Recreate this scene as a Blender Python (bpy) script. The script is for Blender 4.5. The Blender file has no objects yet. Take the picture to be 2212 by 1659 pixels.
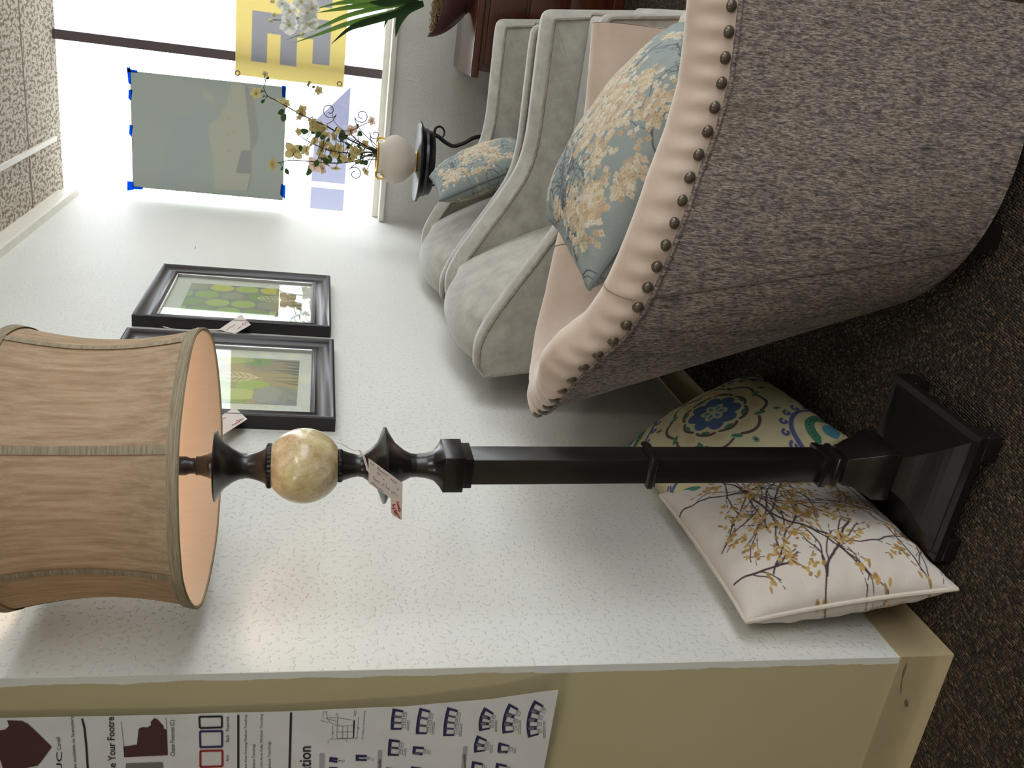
import bpy, bmesh, math, random
import numpy as np
from mathutils import Vector, Matrix
sc = bpy.context.scene
COL = sc.collection
# ------------------------------------------------------------------ camera
F = 1930.0; HC = 1.3
R = np.array([[0.39360,-0.91805,0.04756],[0.18772,0.13117,0.97342],[-0.89988,-0.37422,0.22397]])
R[0]/=np.linalg.norm(R[0]); R[1]-=R[1]@R[0]*R[0]; R[1]/=np.linalg.norm(R[1]); R[2]=np.cross(R[0],R[1])
CP = np.array([0,0,HC])
cam = bpy.data.cameras.new('camera'); camo = bpy.data.objects.new('camera', cam); COL.objects.link(camo)
cam.sensor_fit='HORIZONTAL'; cam.sensor_width=36.0; cam.lens=F/2212*36; cam.clip_start=.05; cam.clip_end=400
M=Matrix.Identity(4)
for i in range(3):
    M[i][0]=-R[1][i]; M[i][1]=R[0][i]; M[i][2]=R[2][i]; M[i][3]=CP[i]
camo.matrix_world=M
sc.camera=camo
# ------------------------------------------------------------------ light
sc.view_settings.view_transform='Standard'; sc.view_settings.look='None'
sc.view_settings.exposure=0.0; sc.view_settings.gamma=1.0; sc.view_settings.use_curve_mapping=False
sc.cycles.use_denoising=True; sc.cycles.max_bounces=8; sc.cycles.diffuse_bounces=5
sc.cycles.sample_clamp_indirect=4
w=bpy.data.worlds.new('world'); sc.world=w; w.use_nodes=True
bg=w.node_tree.nodes['Background']; bg.inputs[0].default_value=(0.90,0.96,1.0,1); bg.inputs[1].default_value=6.4
sd=bpy.data.lights.new('sun','SUN'); sd.energy=9; sd.angle=.01; sd.color=(1,.95,.86)
so=bpy.data.objects.new('sun',sd); COL.objects.link(so)
so.rotation_euler=Vector((-.62,.25,.9)).to_track_quat('Z','Y').to_euler()
def area(name,loc,size,power,color,rot=(0,0,0),portal=False):
    l=bpy.data.lights.new(name,'AREA'); l.shape='RECTANGLE'; l.size,l.size_y=size; l.energy=power; l.color=color
    o=bpy.data.objects.new(name,l); COL.objects.link(o); o.location=loc; o.rotation_euler=rot
    if portal: l.cycles.is_portal=True
    return o
area('window_portal',(4.86,-1.7,1.74),(1.6,5.5),1,(1,1,1),(0,math.radians(90),0),True)
area('window_portal',(-.5,-5.26,1.4),(5.2,2.2),1,(1,1,1),(math.radians(90),0,0),True)
area('ceiling_fill',(-.6,-1.3,2.50),(1.2,.6),38,(1,.97,.93))  # three unseen area lights at ceiling height, added as soft fill
area('ceiling_fill',(2.2,-2.6,2.50),(1.2,.6),14,(1,.96,.9))
area('ceiling_fill',(-1.2,1.4,2.50),(1.2,.6),16,(1,.96,.9))

# ------------------------------------------------------------------ measuring: point where the sight line of a photo pixel meets a plane of the room
def ray(x,y):
    d=R.T@np.array([829.5-y,1106-x,-F]); return d/np.linalg.norm(d)
def hit(x,y,ax,val):
    d=ray(x,y); return Vector(CP+(val-CP[ax])/d[ax]*d)

# ------------------------------------------------------------------ mesh helpers
def link(o,parent=None):
    COL.objects.link(o)
    if parent is not None: o.parent=parent
    return o
def mesh(name,verts,faces,mat=None,parent=None,smooth=True,cols=None):
    me=bpy.data.meshes.new(name); me.from_pydata([tuple(v) for v in verts],[],[tuple(f) for f in faces])
    if mat: me.materials.append(mat)
    if smooth: me.polygons.foreach_set('use_smooth',[True]*len(me.polygons))
    if cols is not None:
        a=me.color_attributes.new('Col','FLOAT_COLOR','POINT')
        c=np.ones((len(verts),4)); c[:,:3]=cols; a.data.foreach_set('color',c.ravel())
    me.update()
    return link(bpy.data.objects.new(name,me),parent)
class MB:
    def __init__(s): s.v=[]; s.f=[]
    def add(s,v,f):
        o=len(s.v); s.v+= [tuple(x) for x in v]; s.f+=[tuple(i+o for i in t) for t in f]; return s
    def box(s,a,b):
        x0,y0,z0=a;x1,y1,z1=b
        return s.add([(x0,y0,z0),(x1,y0,z0),(x1,y1,z0),(x0,y1,z0),(x0,y0,z1),(x1,y0,z1),(x1,y1,z1),(x0,y1,z1)],
          [(0,3,2,1),(4,5,6,7),(0,1,5,4),(1,2,6,5),(2,3,7,6),(3,0,4,7)])
    def lathe(s,prof,c=(0,0,0),n=48,cap=True,f=None):
        v=[];k=len(prof)
        for i in range(n):
            a=2*math.pi*i/n
            for r,z in prof:
                rr=r if f is None else r*f(a)
                v.append((c[0]+rr*math.cos(a),c[1]+rr*math.sin(a),c[2]+z))
        fc=[(i*k+j,((i+1)%n)*k+j,((i+1)%n)*k+j+1,i*k+j+1) for i in range(n) for j in range(k-1)]
        if cap:
            fc.append([i*k for i in range(n)][::-1]); fc.append([i*k+k-1 for i in range(n)])
        return s.add(v,fc)
    def tube(s,pts,r,n=8,closed=False,flat=1.0):
        P=[Vector(p) for p in pts]; m=len(P); v=[]
        rr=r if hasattr(r,'__len__') else [r]*m
        up=None
        for i in range(m):
            a=P[(i-1)%m] if closed else P[max(i-1,0)]; b=P[(i+1)%m] if closed else P[min(i+1,m-1)]
            t=(b-a).normalized() if (b-a).length>1e-9 else Vector((0,0,1))
            if up is None: up=t.orthogonal().normalized()
            up=(up-t*up.dot(t)); up=up.normalized() if up.length>1e-6 else t.orthogonal().normalized()
            sd=t.cross(up)
            for j in range(n):
                an=2*math.pi*j/n; v.append(P[i]+rr[i]*(math.cos(an)*up*flat+math.sin(an)*sd))
        fc=[]
        for i in range(m if closed else m-1):
            for j in range(n):
                a=i*n+j;b=i*n+(j+1)%n;c=((i+1)%m)*n+(j+1)%n;d=((i+1)%m)*n+j; fc.append((a,b,c,d))
        if not closed: fc.append(list(range(n))[::-1]); fc.append(list(range((m-1)*n,m*n)))
        return s.add(v,fc)
    def sphere(s,c,r,nu=16,nv=10,sc=(1,1,1),mat=None):
        v=[];f=[]
        for i in range(nv+1):
            th=math.pi*i/nv
            for j in range(nu):
                ph=2*math.pi*j/nu
                p=Vector((math.sin(th)*math.cos(ph)*sc[0],math.sin(th)*math.sin(ph)*sc[1],math.cos(th)*sc[2]))*r
                if mat is not None: p=mat@p
                v.append(Vector(c)+p)
        for i in range(nv):
            for j in range(nu): f.append((i*nu+j,(i+1)*nu+j,(i+1)*nu+(j+1)%nu,i*nu+(j+1)%nu))
        return s.add(v,f)
    def grid(s,fn,nu,nv,closed=False):
        v=[fn(i/(nu if closed else nu-1),j/(nv-1)) for i in range(nu) for j in range(nv)]
        return s.add(v,[(i*nv+j,((i+1)%nu)*nv+j,((i+1)%nu)*nv+j+1,i*nv+j+1) for i in range(nu if closed else nu-1) for j in range(nv-1)])
    def prism(s,poly,ax,a,b):
        """poly of 2D points in the plane normal to axis ax, extruded a..b"""
        def p3(p,t):
            q=list(p); q.insert(ax,t); return tuple(q)
        n=len(poly); v=[p3(p,a) for p in poly]+[p3(p,b) for p in poly]
        return s.add(v,[list(range(n))[::-1],list(range(n,2*n))]+[(i,(i+1)%n,n+(i+1)%n,n+i) for i in range(n)])
    def build(s,name,mat,parent=None,smooth=False,bevel=0,seg=3,cols=None,sub=0):
        o=mesh(name,s.v,s.f,mat,parent,smooth,cols)
        bm=bmesh.new(); bm.from_mesh(o.data)
        if bevel: bmesh.ops.remove_doubles(bm,verts=bm.verts,dist=1e-5)
        bmesh.ops.recalc_face_normals(bm,faces=bm.faces)
        if bevel:
            ed=[e for e in bm.edges if len(e.link_faces)==2 and e.calc_face_angle(0)>.6]
            bmesh.ops.bevel(bm,geom=ed,offset=bevel,segments=seg,profile=.5,affect='EDGES',clamp_overlap=True)
            for f in bm.faces: f.smooth=True
        bm.to_mesh(o.data); bm.free()
        if smooth or bevel:
            try: o.data.set_sharp_from_angle(angle=math.radians(42))
            except Exception: pass
        if sub:
            m=o.modifiers.new('s','SUBSURF'); m.levels=sub; m.render_levels=sub
        return o
def tag(o,label=None,cat=None,group=None,kind=None):
    if label: o['label']=label
    if cat: o['category']=cat
    if group: o['group']=group
    if kind: o['kind']=kind
    return o
def empty(name,loc=(0,0,0),label=None,cat=None,group=None):
    o=bpy.data.objects.new(name,None); COL.objects.link(o); o.location=loc; o.empty_display_size=.05
    return tag(o,label,cat,group)
def catmull(P,n=8,closed=False):
    P=[Vector(p) for p in P]; m=len(P); out=[]
    for i in range(m if closed else m-1):
        g=lambda k:P[k%m] if closed else P[min(max(k,0),m-1)]
        a,b,c,d=g(i-1),g(i),g(i+1),g(i+2)
        for k in range(n):
            t=k/n; out.append(.5*((2*b)+(c-a)*t+(2*a-5*b+4*c-d)*t*t+(3*b-a-3*c+d)*t**3))
    if not closed: out.append(P[-1])
    return out
def lin(c): 
    c=np.array(c,float)/255.; return np.where(c<=.04045,c/12.92,((c+.055)/1.055)**2.4)
def L(*c): return tuple(float(x) for x in lin(c))

# ------------------------------------------------------------------ materials
class NM:
    def __init__(s,name):
        s.m=bpy.data.materials.new(name); s.m.use_nodes=True; s.t=s.m.node_tree; s.N=s.t.nodes; s.b=s.N['Principled BSDF']; s.out=s.N['Material Output']
    def n(s,ty,ins={},**kw):
        x=s.N.new(ty)
        for k,v in kw.items(): setattr(x,k,v)
        for k,v in ins.items():
            if isinstance(v,bpy.types.NodeSocket): s.t.links.new(v,x.inputs[k])
            else: x.inputs[k].default_value=v
        return x
    def co(s,scale=(1,1,1),rot=(0,0,0)):
        tc=s.n('ShaderNodeTexCoord'); return s.n('ShaderNodeMapping',{0:tc.outputs['Object'],'Scale':scale,'Rotation':rot}).outputs[0]
    def noise(s,co,scale,detail=3,rough=.5): return s.n('ShaderNodeTexNoise',{'Vector':co,'Scale':scale,'Detail':detail,'Roughness':rough}).outputs[0]
    def ramp(s,fac,stops,interp='LINEAR'):
        r=s.n('ShaderNodeValToRGB',{0:fac}); r.color_ramp.interpolation=interp; e=r.color_ramp.elements
        while len(e)<len(stops): e.new(.5)
        for k,(p,c) in enumerate(stops):
            e[k].position=p; e[k].color=(*c,1) if len(c)==3 else c
        return r.outputs[0]
    def mix(s,fac,a,b,mode='MIX'):
        x=s.n('ShaderNodeMix',data_type='RGBA',blend_type=mode)
        for k,v in ((0,fac),(6,a),(7,b)):
            if isinstance(v,bpy.types.NodeSocket): s.t.links.new(v,x.inputs[k])
            else: x.inputs[k].default_value=v if k==0 else (*v,1)
        return x.outputs[2]
    def math(s,op,a,b=0.0):
        x=s.n('ShaderNodeMath',operation=op)
        for k,v in ((0,a),(1,b)):
            if isinstance(v,bpy.types.NodeSocket): s.t.links.new(v,x.inputs[k])
            else: x.inputs[k].default_value=v
        return x.outputs[0]
    def set(s,color=None,rough=.6,metal=0,spec=None,sheen=0,coat=0):
        def p(k,v):
            if isinstance(v,bpy.types.NodeSocket): s.t.links.new(v,s.b.inputs[k])
            else: s.b.inputs[k].default_value=(*v,1) if isinstance(v,tuple) and len(v)==3 else v
        if color is not None: p('Base Color',color)
        p('Roughness',rough); p('Metallic',metal)
        if spec is not None: p('Specular IOR Level',spec)
        if sheen: p('Sheen Weight',sheen); s.b.inputs['Sheen Roughness'].default_value=.4
        if coat: p('Coat Weight',coat); s.b.inputs['Coat Roughness'].default_value=.12
        return s
    def bump(s,h,strength=.5,dist=.002):
        x=s.n('ShaderNodeBump',{'Height':h,'Strength':strength,'Distance':dist}); s.t.links.new(x.outputs[0],s.b.inputs['Normal']); return s
def plain(name,c,rough=.6,metal=0,**k):
    m=NM(name); co=m.co(); nz=m.noise(co,14,3)
    c=tuple(c); m.set(m.mix(nz,tuple(x*.88 for x in c),tuple(min(x*1.1,1) for x in c)),rough,metal,**k); return m.m
def colmat(name,rough=.85,weave=900,strength=.35,gloss=0,var=.0):
    m=NM(name); a=m.n('ShaderNodeVertexColor',layer_name='Col'); co=m.co()
    nz=m.noise(co,weave,1); nv=m.noise(co,weave*.5,2)
    m.set(m.mix(.25+var,a.outputs[0],m.mix(nv,(.25,.25,.25),(1,1,1)),'MULTIPLY'),rough); m.bump(nz,strength,.001)
    return m.m
def fabric(name,c1,c2,scale=60,stretch=(1,1,1),weave=700,rough=.9,sheen=.0,bs=.4,bd=.001,dark=None):
    m=NM(name); co=m.co(stretch); co2=m.co()
    base=m.mix(m.ramp(m.noise(co,scale,5,.65),[(.32,(0,0,0)),(.68,(1,1,1))]),c1,c2)
    if dark: base=m.mix(m.ramp(m.noise(co,scale*.35,5,.75),[(.52,(0,0,0)),(.66,(1,1,1))]),base,dark)
    m.set(base,rough,sheen=sheen); m.bump(m.noise(co2,weave,2),bs,bd); return m.m

def mk_wall():
    m=NM('white_textured_paint'); co=m.co()
    big=m.noise(co,2.2,2); c=m.mix(big,L(214,213,206),L(222,222,216))
    m.set(c,.55,spec=.35)
    v=m.noise(co,95,2,.5); sp=m.ramp(v,[(.58,(0,0,0)),(.66,(1,1,1))]); f=m.noise(co,260,2)
    h=m.math('ADD',sp,m.math('MULTIPLY',f,.25)); m.bump(h,.6,.0024); return m.m
MWALL=mk_wall()
def mk_tan():
    m=NM('tan_painted_wall'); co=m.co(); tc=m.n('ShaderNodeTexCoord'); xyz=m.n('ShaderNodeSeparateXYZ',{0:tc.outputs['Object']})
    wob=m.noise(m.co((1,0,1)),9,4,.6)
    edge=m.math('LESS_THAN',xyz.outputs[1],m.math('ADD',m.math('MULTIPLY',wob,.022),1.0885))
    base=m.mix(m.noise(co,3,3),L(176,164,128),L(186,176,140))
    m.set(m.mix(edge,base,L(214,213,206)),.6); m.bump(m.noise(co,220,2),.3,.001); return m.m
MTAN=mk_tan()
def mk_ceil():
    m=NM('fissured_ceiling_tile'); co=m.co((1,2.0,1)); v=m.noise(co,31,3,.62)
    pit=m.ramp(v,[(.455,(0,0,0)),(.50,(1,1,1))])
    m.set(m.mix(pit,L(138,124,106),L(208,200,188)),.9); m.bump(pit,.6,.003); return m.m
MCEIL=mk_ceil()
def mk_carpet():
    m=NM('berber_loop_carpet'); co=m.co((1.0,1.5,1),(0,0,.25))
    vo=m.n('ShaderNodeTexVoronoi',{'Vector':co,'Scale':128.0,'Randomness':.45},feature='F1')
    sep=m.n('ShaderNodeSeparateColor',{0:vo.outputs['Color']})
    c=m.ramp(sep.outputs[0],[(0,L(76,68,60)),(.3,L(104,90,76)),(.5,L(88,82,70)),(.68,L(124,108,90)),(.85,L(102,80,70)),(.95,L(146,128,106))],'CONSTANT')
    big=m.noise(m.co(),1.4,2)
    gap=m.ramp(vo.outputs['Distance'],[(.25,(1,1,1)),(.62,(.25,.25,.25))])  # shade between the loops, put into the carpet colour
    m.set(m.mix(1.0,m.mix(.5,c,gap,'MULTIPLY'),m.mix(big,(.55,.55,.55),(.85,.85,.85)),'MULTIPLY'),.95,spec=.1)
    m.bump(m.ramp(vo.outputs['Distance'],[(.0,(1,1,1)),(.6,(0,0,0))]),1,.006); return m.m
MCARPET=mk_carpet()
MBASE=plain('tan_vinyl_base',L(168,152,118),.5)
MTRIM=plain('white_gloss_trim',L(234,230,220),.45)
MDARKW=None
def mk_wood(name,c1,c2,rough=.35,axis=(1,14,14),coat=.3):
    m=NM(name); co=m.co(axis); v=m.noise(co,4,5,.65)
    m.set(m.mix(v,c1,c2),rough,coat=coat); m.bump(v,.1,.001); return m.m
MESP=mk_wood('espresso_wood',L(17,14,16),L(31,24,23),.30,(9,9,1.2),.2)
MMAHO=mk_wood('mahogany_wood',L(30,12,8),L(96,44,26),.25,(12,1.2,12),.5)
MIRON=plain('black_iron',L(24,22,24),.42,.4)
MBRONZE=plain('antique_bronze_nail',L(98,88,76),.3,.45)
MLEG=plain('dark_stained_leg',L(26,17,16),.45)
TWEED=None
def mk_tweed():
    m=NM('mottled_tweed'); s=m.co((26,26,6)); s2=m.co((1,1,1)); s3=m.co((3.2,3.2,.8))
    a=m.noise(s,9,5,.75); fine=m.noise(m.co((60,60,12)),8,2,.6)
    base=m.ramp(a,[(.33,L(76,68,71)),(.45,L(126,115,109)),(.58,L(174,161,150)),(.75,L(142,125,110))])
    blot=m.ramp(m.noise(s3,13,6,.8),[(.50,(0,0,0)),(.66,(1,1,1))])
    base=m.mix(m.math('MULTIPLY',blot,.62),base,L(58,60,70))
    oc=m.ramp(m.noise(s2,5,5,.8),[(.56,(0,0,0)),(.68,(1,1,1))]); base=m.mix(m.math('MULTIPLY',oc,.35),base,L(126,110,78))
    base=m.mix(m.math('MULTIPLY',m.ramp(fine,[(.40,(0,0,0)),(.62,(1,1,1))]),.62),base,L(60,52,52))
    m.set(base,.95,spec=.15); m.bump(fine,.8,.002); return m.m
TWEED=mk_tweed()
CREAM=fabric('blush_velvet',L(190,168,150),L(204,184,168),9,(1,1,.35),420,.8,.5,.25)
GREY=fabric('grey_chenille',L(150,146,136),L(178,174,164),16,(1,1,1),500,.85,.45,.35)
GREYP=fabric('grey_piping',L(128,120,110),L(160,153,144),50,(1,1,1),500,.9,.2,.3)
LINEN=None
def mk_shade(name,ca,cb,tr=.35,st_=(22,22,1.6)):
    m=NM(name); wv=None; fine=m.noise(m.co((260,260,260)),3,1)
    base=m.mix(m.ramp(m.noise(m.co(st_),5,5,.7),[(.35,(0,0,0)),(.65,(1,1,1))]),ca,cb); base=m.mix(m.math('MULTIPLY',fine,.35),base,tuple(x*.55 for x in ca))
    m.set(base,.9,spec=.1); m.bump(fine,.35,.001)
    t=m.n('ShaderNodeBsdfTranslucent',{0:base}); mx=m.n('ShaderNodeMixShader',{0:tr,1:m.b.outputs[0],2:t.outputs[0]})
    m.t.links.new(mx.outputs[0],m.out.inputs[0]); return m.m
LINEN=mk_shade('oatmeal_linen',L(172,148,120),L(206,184,156),.2)
LINER=mk_shade('shade_liner',L(236,216,196),L(240,222,204),.3)
SHTRIM=mk_shade('ribbed_shade_tape',L(140,128,106),L(192,178,152),.1,(4,4,110))
def glassmat(name,tint=(1,1,1),refl=1.0):
    m=NM(name); tr=m.n('ShaderNodeBsdfTransparent',{0:(*tint,1)}); gl=m.n('ShaderNodeBsdfGlossy',{'Roughness':.02})
    fr=m.math('ADD',.04,m.math('MULTIPLY',m.math('POWER',m.n('ShaderNodeLayerWeight',{0:.5}).outputs[1],5.0),.96)); mx=m.n('ShaderNodeMixShader',{0:m.math('MULTIPLY',fr,refl),1:tr.outputs[0],2:gl.outputs[0]})
    m.t.links.new(mx.outputs[0],m.out.inputs[0]); return m.m
GLASS=glassmat('clear_glass')
def translucent(name,color=None,col=True,tr=.75,scale=1.0,scalec=(1,1,1)):
    m=NM(name)
    a=m.n('ShaderNodeVertexColor',layer_name='Col').outputs[0] if col else m.mix(m.noise(m.co(),5,2),tuple(x*.93 for x in color),color)
    a2=m.mix(1.0,a,tuple(scale*x for x in scalec),'MULTIPLY')
    d=m.n('ShaderNodeBsdfDiffuse',{0:a}); t=m.n('ShaderNodeBsdfTranslucent',{0:a2})
    mx=m.n('ShaderNodeMixShader',{0:tr,1:d.outputs[0],2:t.outputs[0]}); m.t.links.new(mx.outputs[0],m.out.inputs[0]); return m.m
PAPER=plain('white_paper',L(214,212,210),.7)
TAGP=plain('kraft_white_tag',L(214,202,194),.8)
INK=plain('black_ink',L(38,36,40),.8); INKG=plain('grey_ink',L(112,112,116),.8)
INKR=plain('red_ink',L(150,30,36),.8); INKB=plain('navy_ink',L(42,36,80),.8); INKL=plain('light_grey_ink',L(160,160,164),.8)
REDPEN=plain('red_pen',L(176,30,28),.8); PENCIL=plain('pencil_grey',L(112,96,88),.9)
LEATHER=plain('brown_leather_print',L(72,38,36),.7)
STRING=plain('white_string',L(226,220,208),.8)

# ================================================================== SETTING
MULL=plain('bronze_mullion',L(104,92,96),.5,.3)
YW=1.084; XC=1.265; XW=4.80; ZC=2.55; ZS=.968
def st(o): return tag(o,kind='structure')
st(MB().box((-3.2,-5.2,-.1),(12.5,3.4,0)).build('floor',MCARPET)) if False else None
st(MB().box((-3.2,-5.2,-.08),(4.92,3.4,0)).build('floor',MCARPET))
st(MB().box((-3.2,-5.2,ZC),(4.92,3.4,ZC+.12)).build('ceiling',MCEIL))
st(MB().box((XC+.001,YW,0),(4.95,YW+.16,ZC)).build('wall_left',MWALL))
st(MB().box((XC,YW+.0005,0),(XC+.13,3.4,ZC)).build('wall_end',MTAN))
wb=MB().box((XW,-5.2,0),(XW+.13,YW,ZS-.02)); st(wb.build('wall_window',MWALL))
st(MB().box((-3.3,-5.2,0),(-3.2,3.4,ZC)).build('wall_back',MTAN))
wr_=MB()
for a_,b_ in (((-3.2,-5.3,0),(4.92,-5.2,.30)),((-3.2,-5.3,2.45),(4.92,-5.2,ZC)),((-3.2,-5.3,.3),(-3.1,-5.2,2.45)),((2.1,-5.3,.3),(4.92,-5.2,2.45))): wr_.box(a_,b_)
st(wr_.build('wall_right',MTAN))
w2=empty('window_2',(-.5,-5.25,.3)); tag(w2,kind='structure')
for x_ in (-1.3,0,1.3): MB().box((x_-.025,-.03,0),(x_+.025,.03,2.15)).build('mullion',MULL,w2)
for x_ in (-1.95,-.65,.65,1.95): MB().box((x_-.62,-.003,0),(x_+.62,.003,2.15)).build('pane',GLASS,w2)
st(MB().box((-3.2,3.4,0),(XC+.13,3.5,ZC)).build('wall_side',MTAN))
# window trim: sill board, head board; window with mullions
st(MB().box((XW-.035,-5.2,ZS-.028),(XW+.05,YW-.002,ZS)).build('trim_2',MTRIM,bevel=.004))
pass
wr=empty('window_1',(XW+.07,0,ZS)); tag(wr,kind='structure')
for k in range(4):
    y=.345-k*1.45; MB().box((0,y-.022,.031),(.05,y+.022,ZC-ZS)).build('mullion',MULL,wr)
MB().box((0,-5.15,-.01),(.05,1.08,.03)).build('window_frame',MTRIM,wr)
for k in range(4):
    y1=[1.08,.323,-1.127,-2.577][k]; y0=[.367,-1.083,-2.533,-4.0][k]
    MB().box((.022,y0,.03),(.028,y1,ZC-ZS)).build('pane',GLASS,wr)
# ceiling trim along the left wall, ceiling grid
cr=MB().prism([(YW,ZC),(YW-.012,ZC),(YW-.018,2.475),(YW-.03,2.468),(YW-.03,2.455),(YW,2.45)],0,XC+.001,XW); st(cr.build('trim_1',MTRIM))
SEAM=plain('ceiling_seam',L(128,112,100),.8)
yt=hit(0,361,2,ZC)[1]
g=MB()
for k in range(5): g.box((-3.2,yt-1.22*k-.011,ZC-.012),(XW,yt-1.22*k+.011,ZC+.001))
st(g.build('trim_3',MTRIM))
xs=hit(50,150,2,ZC)[0]; g=MB()
for k in range(9): g.box((xs-.61*k-.007,-5.2,ZC-.001),(xs-.61*k+.007,YW,ZC+.001))
st(g.build('trim_4',SEAM))
# vinyl cove base: coved toe, rounded lip at the outer corner
def cove(t,k): # k: 0..1 across profile -> (out, z)
    P=[(.000,.1016),(.0035,.1005),(.004,.07),(.0045,.035),(.008,.018),(.016,.007),(.024,.001),(.024,0)]
    i=min(int(k*7),6); f=k*7-i; return P[i][0]*(1-f)+P[i+1][0]*f, P[i][1]*(1-f)+P[i+1][1]*f
def basepath(s):
    if s<.5: return Vector((XW-(XW-XC-.0)*s*2,YW,0)),Vector((0,-1,0))
    return None
bl=MB()
def f1(u,v):
    o,z=cove(0,v); x=XC-o+(XW-XC+o)*u; 
    return (x,YW-o,z)
bl.grid(f1,40,22); st(bl.build('baseboard_left',MBASE,smooth=True))
bl=MB()
def f2(u,v):
    o,z=cove(0,v); return (XC-o,YW-o+(3.4-YW+o)*u,z)
bl.grid(f2,30,22); st(bl.build('baseboard_end',MBASE,smooth=True))
st(MB().box((XW-.012,-5.2,0),(XW,YW-.024,.1)).build('baseboard_window',MBASE))
SC=plain('scuff',L(96,82,66),.8)
# scuffs on the base
sm=MB()
for a,b,wd in (((1959,1433),(1949,1465),.0018),((1949,1465),(1946,1500),.0009),((1957,1512),(1959,1526),.004)):
    p=hit(*a,0,XC-.006); q=hit(*b,0,XC-.006); sm.tube([p,(p+q)/2+Vector((0,0,.001)),q],[wd*.5,wd,wd*.4],6)
tag(sm.build('scuff_mark',SC),kind='structure'); bpy.data.objects['scuff_mark'].name='trim_5'

# ================================================================== OUTSIDE
ASPH=plain('sunlit_asphalt',L(170,168,165),.9)
st(MB().box((4.95,-40,-.35),(60,40,-.15)).build('ground',ASPH))
GREEN=fabric('hedge_leaf',L(104,120,50),L(150,152,70),30,(1,1,1),60,.8,0,.3)
random.seed(4)
def leafcard(mb,c,d,l,wd,nrm=None,fold=.25):
    d=Vector(d).normalized(); s=d.cross(nrm if nrm is not None else Vector((random.uniform(-1,1),random.uniform(-1,1),random.uniform(-1,1)))); s=s.normalized() if s.length>1e-5 else d.orthogonal(); nn=s.cross(d)
    P=[];n=5
    for i in range(n+1):
        t=i/n; ww=wd*math.sin(math.pi*min(1,t*.9+.06))**.8*(1 if t<1 else 0); b=Vector(c)+d*l*t-nn*l*.25*t*t
        P+= [b+s*ww+nn*ww*fold,b,b-s*ww+nn*ww*fold]
    mb.add(P,[(i*3+k,i*3+k+1,i*3+k+4,i*3+k+3) for i in range(n) for k in range(2)])
def hedge(name,c,sz,n,label,group):
    mb=MB()
    for i in range(n):
        p=[c[k]+sz[k]*random.gauss(0,.42) for k in range(3)]
        leafcard(mb,p,[random.gauss(0,1) for k in range(3)],.09,.03)
    tag(mb.build(name,GREEN),label,'shrub',group)
hedge('shrub',(6.6,1.05,.35),(.35,.45,.35),900,'yellow-green shrub outside the window beside the left wall',None)
hedge('shrub',(6.8,.0,.3),(.35,.45,.36),700,'yellow-green shrub outside the window, behind the vase and mullion',None)
CARB=plain('blue_grey_car_paint',L(150,152,172),.25); CARW=plain('white_car_paint',L(230,232,240),.3)
DKGL=plain('dark_car_glass',L(74,76,94),.2); TYRE=plain('tyre',L(60,60,90),.8); REDL=plain('red_tail_light',L(230,150,150),.4)
def car(x,y,label,body,n=1.0):
    r=empty('parked_car',(x,y,-.15),label,'car')
    pr=[(-2.1,.3),(-2.15,.75),(-1.75,.95),(-1.1,1.0),(-.6,1.45),(1.0,1.48),(1.75,1.05),(2.1,.95),(2.15,.35),(1.7,.25),(-1.7,.25)]
    MB().prism(pr,0,-.85,.85).build('body',body,r,bevel=.06,seg=2)
    for sx in (-1,1):
        MB().prism([(-.98,1.02),(-.55,1.38),(.2,1.4),(.2,1.02)],0,sx*.80-.06,sx*.80+.065).build('side_window',DKGL,r)
        MB().prism([(.28,1.02),(.28,1.4),(.95,1.4),(1.5,1.04)],0,sx*.80-.06,sx*.80+.065).build('side_window',DKGL,r)
        for yy in (-1.3,1.35):
            v=MB(); 
            v.add(*(lambda n:( [ (sx*.78+dx,yy+.33*math.cos(2*math.pi*i/n),.33+.33*math.sin(2*math.pi*i/n)) for dx in (-.1,.1) for i in range(n)], [list(range(n)),list(range(n,2*n))[::-1]]+[(i,(i+1)%n,n+(i+1)%n,n+i) for i in range(n)] ))(20)); v.build('wheel',TYRE,r)
    MB().box((-.9,2.08,.8),(-.5,2.17,.95)).build('tail_light',REDL,r)
    return r
cr_=car(12.5,2.0,'blue-grey car parked outside, seen between the blossom stems',CARB); cr_.scale=(1,1,1.08)
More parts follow.
